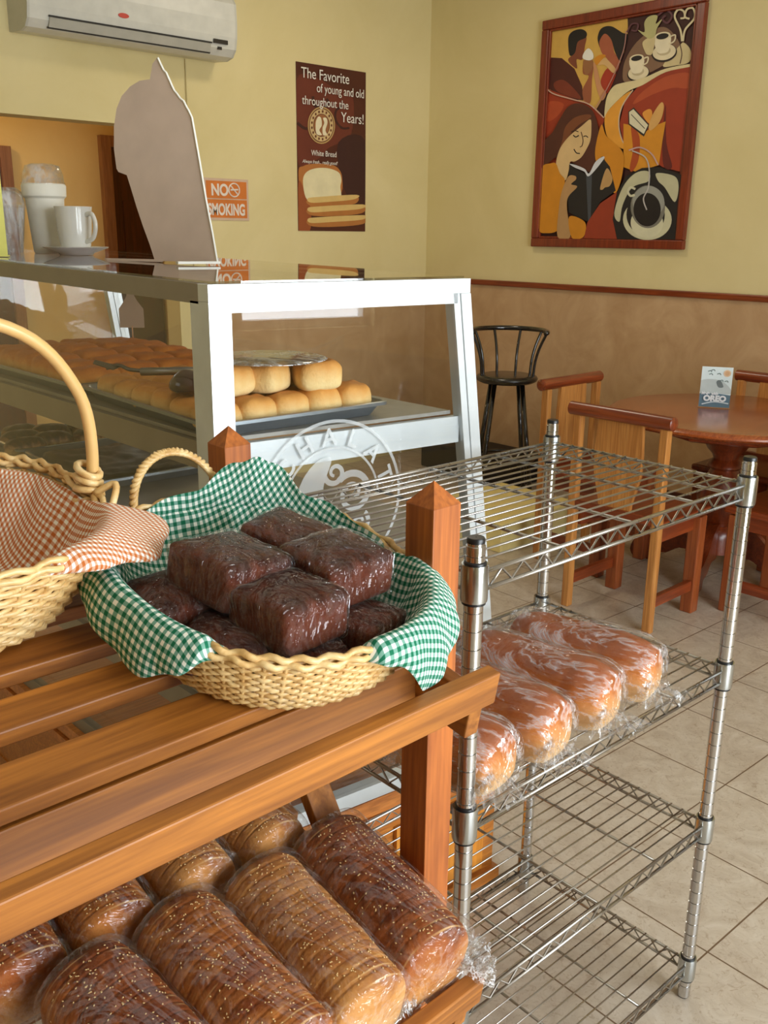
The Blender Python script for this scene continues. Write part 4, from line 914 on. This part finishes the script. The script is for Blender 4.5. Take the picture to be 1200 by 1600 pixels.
def cloth(name, base, rim, H, n, tab, mat, parent=None, seed=1, folds=22, amp=.006):
    """liner cloth: floor, up the wall, over the rim, then hanging (h>0) or standing up (h<0); last value pushes it outwards"""
    NT_, = (240,); rows = []
    for k in range(NT_):
        th = 2*PI*k/NT_; h, out = interp(tab, math.degrees(th)); ux, uy = math.cos(th), math.sin(th)
        P = []
        def at(f, z, o_=0):
            tt = min(max(f, 0), 1); rx = base[0]+(rim[0]-base[0])*tt; ry = base[1]+(rim[1]-base[1])*tt; x, y = sup(th, rx+o_, ry+o_, n); return Vector((x, y, z))
        for q in (.02, .25, .5, .75, .93): x, y = sup(th, base[0]*q, base[1]*q, n); P.append(Vector((x, y, .012+.002*nz((x*60, y*60, seed)))))
        for q in (.1, .3, .5, .7, .9):
            wv = .0035*math.sin(folds*th+seed)*(q)+.003*nz((ux*6, uy*6, q*3+seed)); P.append(at(q**.75, .010+H*q, -.010-wv))
        if h >= 0:
            w1 = min(1, max(0, (h-.004)/.016)); P.append(at(1, H+.002+.008*w1, -.010)); P.append(at(1, H+.006+.0175*w1, -.008+.005*w1)); P.append(at(1, H+.005+.017*w1, -.007+.015*w1)); 
            m = 7
            for q in range(1, m+1):
                f = q/m; wv = amp*f*(math.sin(folds*.6*th+seed*2)+.8*nz((ux*5, uy*5, seed)))*min(1, h/.03)
                P.append(at(1, H+.004+.016*w1-h*f*(1-.12*f), -.007+.0195*w1+(out*math.sin(f*PI/2)+abs(wv)+.004*math.sin(f*3))*w1))
        else:
            g = -h; P.append(at(1, H+.002, -.010)); P.append(at(1, H+.006+g*.08, -.010)); P.append(at(1, H+.010+g*.2, -.008))
            m = 7
            for q in range(1, m+1):
                f = q/m; wv = amp*.9*f*math.sin(folds*.7*th+seed)*min(1, g/.02)
                P.append(at(1, H+.010+g*(.2+.8*f), -.008+out*f+wv))
        rows.append(P)
    m = len(rows[0]); vs = []; uvs = []
    for k, P in enumerate(rows):
        th = 2*PI*k/NT_; s_ = P[0].xy.length
        for i, p in enumerate(P):
            if i: s_ += (p-P[i-1]).length
            vs.append(p); rr = math.hypot(*sup(th, 1, 1, n)); uvs.append((s_*math.cos(th), s_*math.sin(th)))
    fs = [(k*m+i, ((k+1) % NT_)*m+i, ((k+1) % NT_)*m+i+1, k*m+i+1) for k in range(NT_) for i in range(m-1)]
    b = B().add(vs, fs); b.uv = uvs; o = b.build(name, mat, parent, True)
    md = o.modifiers.new('thick', 'SOLIDIFY'); md.thickness = .0012; md.offset = 0
    sb = o.modifiers.new('smooth', 'SUBSURF'); sb.levels = 1; sb.render_levels = 1
    return o

GBc = Vector((.575, .815))
e = tag(empty('wicker_basket', shp(.575, .815), (TLT, 0, 0)), 'shallow oval wicker basket of wrapped brown cakes with green gingham liner', 'basket')
basket_body(e, (.138, .162), (.164, .190), .068, 2.3, 14, 50, .0027)
hb = B(); H0 = []
for k in range(0, 25):
    a = PI*k/24; H0.append((-.005-.062*math.cos(a)*1.0+.01, .185+.035*math.sin(a), .068+.062*math.sin(a)))
for q in range(3): hb.tube([(x+.0028*math.cos(i*.9+q*2.1), y+.0028*math.sin(i*.9+q*2.1), z+.002*math.sin(i*.9+q*2.1)) for i, (x, y, z) in enumerate(openspline(H0, 3))], .0032, 7)
hb.build('handle', wicker('wicker'), e, True)
gtab = [(0, -.008, .002), (30, -.018, .006), (50, -.048, .014), (56, -.056, .016), (64, -.046, .014), (84, -.016, .004), (108, -.006, .0), (125, -.022, .008), (138, -.018, .006), (152, .01, .004), (168, .05, .010), (190, .070, .006), (203, .045, .002), (214, .012, 0), (222, .002, 0), (250, .002, 0), (262, .004, 0), (272, .03, .004), (286, .085, .010), (298, .08, .012), (312, .05, .016), (330, .034, .014), (345, .012, .006)]
g1 = gingham('green_gingham', (22, 104, 74))
c = cloth('gingham_liner', (.131, .155), (.162, .188), .064, 2.3, gtab, g1, None, 3, 20, .005); c.location = shp(.575, .815); c.rotation_euler = (TLT, 0, 0)
tag(c, 'green and white gingham liner draped over the shallow oval basket', 'cloth')

e = tag(empty('wicker_basket', shp(.215, 1.005), (TLT, 0, 0)), 'deep pale wicker basket with tall hoop handle at the left edge', 'basket')
basket_body(e, (.180, .108), (.245, .155), .105, 3.2, 17, 44, .0030)
hp = openspline([(-.245, 0, .08), (-.252, 0, .15), (-.235, 0, .225), (-.16, 0, .30), (0, 0, .335), (.16, 0, .305), (.232, 0, .235), (.252, 0, .15), (.243, 0, .07)], 8)
B().tube(hp, .0068, 12).build('hoop_handle', flat('cane', (214, 172, 108), .4, 0, .1, .5, .3), e, True)
for s_ in (1, -1):
    lb = B()
    for q in range(5):
        z = .092+.011*q; lb.tube([(s_*.247+(.016-.001*q)*math.cos(a), (.015)*math.sin(a), z+.004*math.cos(a+q)) for a in [2*PI*k/16 for k in range(16)]], .0042, 7, True)
    lb.tube(openspline([(s_*.245, -.02, .115), (s_*.262, -.035, .13), (s_*.25, -.05, .11)], 5), .004, 7)
    lb.build('cane_binding', wicker('wicker'), e, True)
g2 = gingham('orange_gingham', (190, 104, 48), .0082)
otab = [(0, .006, .02), (20, .0, .0), (40, .0, 0), (60, .0, 0), (90, .0, .0), (120, -.05, -.02), (140, -.06, -.02), (170, .0, 0), (230, .02, .0), (262, .004, 0), (285, .006, 0), (305, .022, .012), (325, .034, .034), (343, .026, .045), (352, .014, .034)]
c = cloth('gingham_liner', (.170, .098), (.240, .150), .099, 3.2, otab, g2, None, 5, 16, .006); c.location = shp(.215, 1.005); c.rotation_euler = (TLT, 0, 0)
tag(c, 'orange and white gingham liner folded over the deep left basket', 'cloth')

# ------------------------------------------------------------------ wrapped brown cakes
cake_m = crust('cake_brown', (90, 40, 20), (80, 36, 18), (54, 22, 12), 1.6, -.1, 1, .7, 1.5)
wrapf = film('cling_film', .005, .032, .045, 20, (1, 1, .45), 1.)
def rbox(W, L, H, r, amp, seed, n=10):
    bm = bmesh.new(); bmesh.ops.create_cube(bm, size=1); bmesh.ops.subdivide_edges(bm, edges=bm.edges[:], cuts=n, use_grid_fill=True)
    vs = []
    for v in bm.verts:
        p = Vector((v.co.x*W, v.co.y*L, v.co.z*H)); c = Vector((max(-W/2+r, min(W/2-r, p.x)), max(-L/2+r, min(L/2-r, p.y)), max(-H/2+r, min(H/2-r, p.z))))
        d = p-c
        if d.length > 1e-6: p = c+d.normalized()*r
        nn = p.normalized() if p.length else Vector((0, 0, 1))
        p += nn*amp*(noise.noise(p*38+Vector((seed*5, 0, 0)))+.5*noise.noise(p*90+Vector((0, seed, 0))))
        p.z += .004*math.cos(p.x/W*PI)*math.cos(p.y/L*PI)*(1 if p.z > 0 else 0)
        vs.append(p)
    fs = [[v.index for v in f.verts] for f in bm.faces]; bm.free(); return vs, fs
cakes = [  # x, y, up (centre), w, l, h, yaw, tilt x, tilt y
    (.515, .800, .092, .090, .098, .050, 8, -4, 5, 'wrapped brown cake at the upper left of the basket pile'),
    (.625, .846, .078, .092, .080, .046, 24, 4, 0, 'wrapped brown cake at the back of the basket pile'),
    (.617, .748, .093, .094, .086, .050, 2, -3, -2, 'wrapped brown cake at the right of the pile catching the window light'),
    (.528, .715, .083, .088, .088, .052, 6, -8, 0, 'wrapped brown cake at the front centre of the upper layer'),
    (.478, .735, .046, .075, .090, .042, 30, -4, -6, 'low wrapped brown cake at the left side of the basket'),
    (.470, .825, .052, .080, .085, .044, -10, 0, -8, 'shaded wrapped brown cake tucked against the left liner'),
    (.530, .688, .036, .085, .062, .042, -14, -2, 0, 'low wrapped brown cake at the front rim of the basket'),
    (.615, .698, .044, .088, .070, .044, 20, -4, 4, 'low wrapped brown cake at the front right of the basket'),
    (.575, .765, .036, .09, .09, .04, 0, 0, 0, 'wrapped brown cake buried under the middle of the pile')]
for i, (x, y, up, W, L, H, yaw, tx, ty, lb_) in enumerate(cakes):
    e = tag(empty('wrapped_cake', shp(x, y, up)), lb_, 'cake', 'film-wrapped brown cakes in the oval basket')
    e.rotation_euler = (TLT+math.radians(tx), math.radians(ty), math.radians(yaw))
    vs, fs = rbox(W, L, H, .0075, .0013, i); B().add(vs, fs).build('cake', cake_m, e, True)
    vs, fs = rbox(W+.005, L+.005, H+.004, .010, .0022, i+20, 16); B().add(vs, fs).build('cling_film', wrapf, e, True)

# ------------------------------------------------------------------ loaves
def loaf_mesh(L, W, H, seed, slices=True, rings=150, m=44, top=.6, grow=0, amp=1., ptop=2.5, endr=.018, endk=.16):
    vs = []
    for i in range(rings+1):
        f = i/rings; y = (f-.5)*(L+2*grow); de = min(f, 1-f)*L
        er = math.sqrt(max(0, 1-(1-min(1, de/endr))**2))*endk+1-endk if de < endr else 1
        if i in (0, rings): er = .0
        elif i in (1, rings-1): er *= .93
        sl = 1
        if slices: ph = (y+seed*.003)/.0135; sl = 1-.028*max(0, 1-abs((ph % 1)-.5)*9)*(1 if de > .012 else 0)
        for k in range(m):
            th = 2*PI*k/m; c, s_ = math.cos(th), math.sin(th); p = 3.3 if s_ < 0 else ptop
            x = math.copysign(abs(c)**(2/p), c)*W/2; z = math.copysign(abs(s_)**(2/p), s_)
            z = z*H*top if s_ > 0 else z*H*(1-top)
            if s_ > 0: x *= 1+.05*math.sin(PI*min(1, abs(z)/(H*top)))
            d = 1+amp*(.045*noise.noise(Vector((x*14, y*9+seed*7, z*14)))+.018*noise.noise(Vector((x*50, y*40+seed, z*50))))
            g = 1+grow/(W/2)
            vs.append((x*er*d*g*(1 if s_ < 0 else sl), y, H*(1-top)+z*er*d*g*sl))
    fs = [(i*m+k, i*m+(k+1) % m, (i+1)*m+(k+1) % m, (i+1)*m+k) for i in range(rings) for k in range(m)]
    return vs, fs
def bag_tail(b, c, d, L, w_, seed, up=Vector((0, 0, 1)), n=22, m=10):
    """gathered loose end of a bag: a pleated fan from the neck"""
    d = Vector(d).normalized(); s_ = d.cross(up).normalized(); u = s_.cross(d); vs = []
    for i in range(m+1):
        f = i/m; rad = .006+w_*f**.8
        for k in range(n+1):
            a = (k/n-.5)*2; x = a*rad; z = .010*math.sin(k*1.9+seed)*(.3+f)+.010*noise.noise(Vector((a*3, f*4, seed)))-.35*rad*a*a*.3
            vs.append(Vector(c)+d*(L*f*(1-.18*a*a))+s_*x+u*z)
    b.add(vs, [(i*(n+1)+k, i*(n+1)+k+1, (i+1)*(n+1)+k+1, (i+1)*(n+1)+k) for i in range(m) for k in range(n)])
seedm = flat('sesame', (226, 190, 130), .5)
bagf = film('bread_bag', .016, .045, .05, 16, (1, .4, 1), .9)
tailf = film('bag_tail_film', .10, .10, .10, 30, (1, 1, 1), 1.)
CUT = (222, 178, 118)
brn = {'a': crust('loaf_brown', (182, 112, 52), (218, 162, 92), (122, 60, 26), 1, -.1, 1.05, .5, 1.3, CUT), 'b': crust('loaf_golden', (196, 136, 74), (224, 178, 116), (152, 90, 44), 1, -.1, 1.05, .5, 1.3, CUT), 'c': crust('loaf_dark', (156, 84, 38), (214, 156, 88), (98, 44, 20), 1, -.1, 1.05, .5, 1.3, CUT)}
def seeded(name, label, x, y, L, W, H, yaw, mk, seed, tail=None, up=0, group='sliced seeded loaves on the lower stand shelf'):
    e = tag(empty(name, shp(x, y, up, True)), label, 'bread loaf', group); e.rotation_euler = (TLT, 0, math.radians(yaw))
    vs, fs = loaf_mesh(L, W, H, seed); B().add(vs, fs).build('loaf', brn[mk], e, True)
    r = random.Random(seed); sb = B()
    for k in range(230):
        yy = r.uniform(-L/2+.012, L/2-.012); aa = r.gauss(PI/2, .42); aa = max(.25, min(PI-.25, aa))
        c, s_ = math.cos(aa), math.sin(aa); p = 2.5; xx = math.copysign(abs(c)**(2/p), c)*W/2*1.04; zz = abs(s_)**(2/p)*H*.6
        d = 1+(.045*noise.noise(Vector((xx*14, yy*9+seed*7, zz*14)))+.018*noise.noise(Vector((xx*50, yy*40+seed, zz*50))))
        q = Vector((xx*d, yy, H*.4+zz*d)); nrm = Vector((c, 0, s_)); tn = Vector((r.uniform(-1, 1), r.uniform(-1, 1), 0)); tn = (tn-nrm*tn.dot(nrm)).normalized(); bn = nrm.cross(tn)
        q -= nrm*.0002
        sb.add([q+tn*.0017, q-tn*.0017, q+bn*.001, q-bn*.001, q+nrm*.0009, q-nrm*.0009], [(0, 2, 4), (2, 1, 4), (1, 3, 4), (3, 0, 4), (2, 0, 5), (1, 2, 5), (3, 1, 5), (0, 3, 5)])
    tag(sb.build('sesame_seeds', seedm, e, True), kind='stuff')
    vs, fs = loaf_mesh(L+.006, W+.008, H+.006, seed+50, False, 60, 44, .6, .002, 1.2)
    B().add([(a, b_, c-.001) for a, b_, c in vs], fs).build('plastic_bag', bagf, e, True)
    if tail:
        for q, (c, d, tl, tw) in enumerate(tail):
            b = B(); bag_tail(b, c, d, tl, tw, seed+q); b.build('bag_end', tailf, e, True)
fy = .724
seeded('seeded_loaf', 'dark crusted sliced seeded loaf at the right end beside the stand post', .668, fy, .225, .108, .108, -4, 'c', 1, [((.035, -.10, .03), (1, -.35, .05), .055, .03), ((-.052, -.09, .02), (.1, -1, .1), .03, .02)])
seeded('seeded_loaf', 'golden sliced seeded loaf in the front row, second from the stand post', .560, fy-.002, .225, .106, .104, -2, 'b', 2)
seeded('seeded_loaf', 'brown sliced seeded loaf in the front row, third from the stand post', .453, fy+.004, .225, .108, .106, 3, 'a', 3)
seeded('seeded_loaf', 'brown sliced seeded loaf at the left of the front row with loose bag end', .343, fy+.004, .215, .106, .104, 6, 'c', 4, [((-.045, .05, .06), (-1, -.15, -.05), .11, .05), ((-.045, .02, .05), (-1, -.9, -.1), .10, .05)])
for i, (x, lb_, mk) in enumerate(((.612, 'golden seeded loaf in the rear row nearest the stand brace', 'b'), (.506, 'glossy seeded loaf in the middle of the rear row', 'b'), (.398, 'brown seeded loaf in the rear row with bright bag highlights', 'a'))):
    seeded('seeded_loaf', lb_, x, .955, .20, .098, .100, 2-3*i, mk, 10+i)
seeded('seeded_loaf', 'loaf in the deep shade at the far left of the rear row', .285, .955, .20, .098, .098, 0, 'c', 17)

# white loaves on the wire rack
white_m = crust('white_loaf', (196, 116, 50), (240, 206, 150), (160, 80, 32), .5, -.05, .85, .35, .4)
clearf = film('loose_bag', .05, .085, .07, 11, (1, .35, 1), .9)
SZ = .7345+.015
def white(x, y, L, W, H, yaw, seed, label, tail=True):
    e = tag(empty('white_loaf', (x, y, SZ)), label, 'bread loaf', 'bagged white loaves on the second rack shelf'); e.rotation_euler = (0, 0, math.radians(yaw))
    vs, fs = loaf_mesh(L, W, H, seed, False, 60, 40, .62, 0, 1.3, 2.15, .06, .4); B().add(vs, fs).build('loaf', white_m, e, True)
    vs, fs = loaf_mesh(L+.012, W+.008, H+.006, seed+30, False, 90, 60, .62, .002, 2.4, 2.15, .06, .36); B().add([(a, b_, max(c, .0)) for a, b_, c in vs], fs).build('plastic_bag', clearf, e, True)
    if tail:
        b = B(); bag_tail(b, (-.02, -L/2-.004, H*.45), (-.5, -.6, -.35), .05, .045, seed); b.build('bag_end', clearf, e, True)
        b = B(); bag_tail(b, (0, L/2, H*.5), (-.3, 1, .1), .05, .04, seed+2); b.build('bag_end', clearf, e, True)
white(1.300, .868, .27, .118, .105, 12, 1, 'bagged white loaf at the right end of the row on the wire rack', True)
white(1.165, .862, .27, .118, .108, 10, 2, 'bagged white loaf second from the right on the wire rack')
white(1.030, .860, .27, .118, .108, 8, 3, 'bagged white loaf third from the right, brightly lit at its end')
white(.905, .858, .26, .112, .100, 6, 4, 'bagged white loaf nearest the left rack post')
white(1.14, 1.075, .12, .10, .085, 80, 5, 'short bagged loaf lying behind the row on the wire rack', False)

# ------------------------------------------------------------------ lettering becomes plain mesh, one piece of lettering per thing
bpy.context.view_layer.update()
dg = bpy.context.evaluated_depsgraph_get(); fonts = {}
for o in [o for o in bpy.data.objects if o.type == 'FONT']: fonts.setdefault((o.parent.name, o.name.split('.')[0]), []).append(o)
for (pn, nm), obs in fonts.items():
    b = B(); par = obs[0].parent; mt = obs[0].data.materials[0]
    for o in obs:
        me = bpy.data.meshes.new_from_object(o.evaluated_get(dg)); m = o.matrix_local
        b.add([m @ v.co for v in me.vertices], [tuple(p.vertices) for p in me.polygons]); bpy.data.meshes.remove(me)
    for o in obs: bpy.data.objects.remove(o)
    b.build(nm, mt, par)
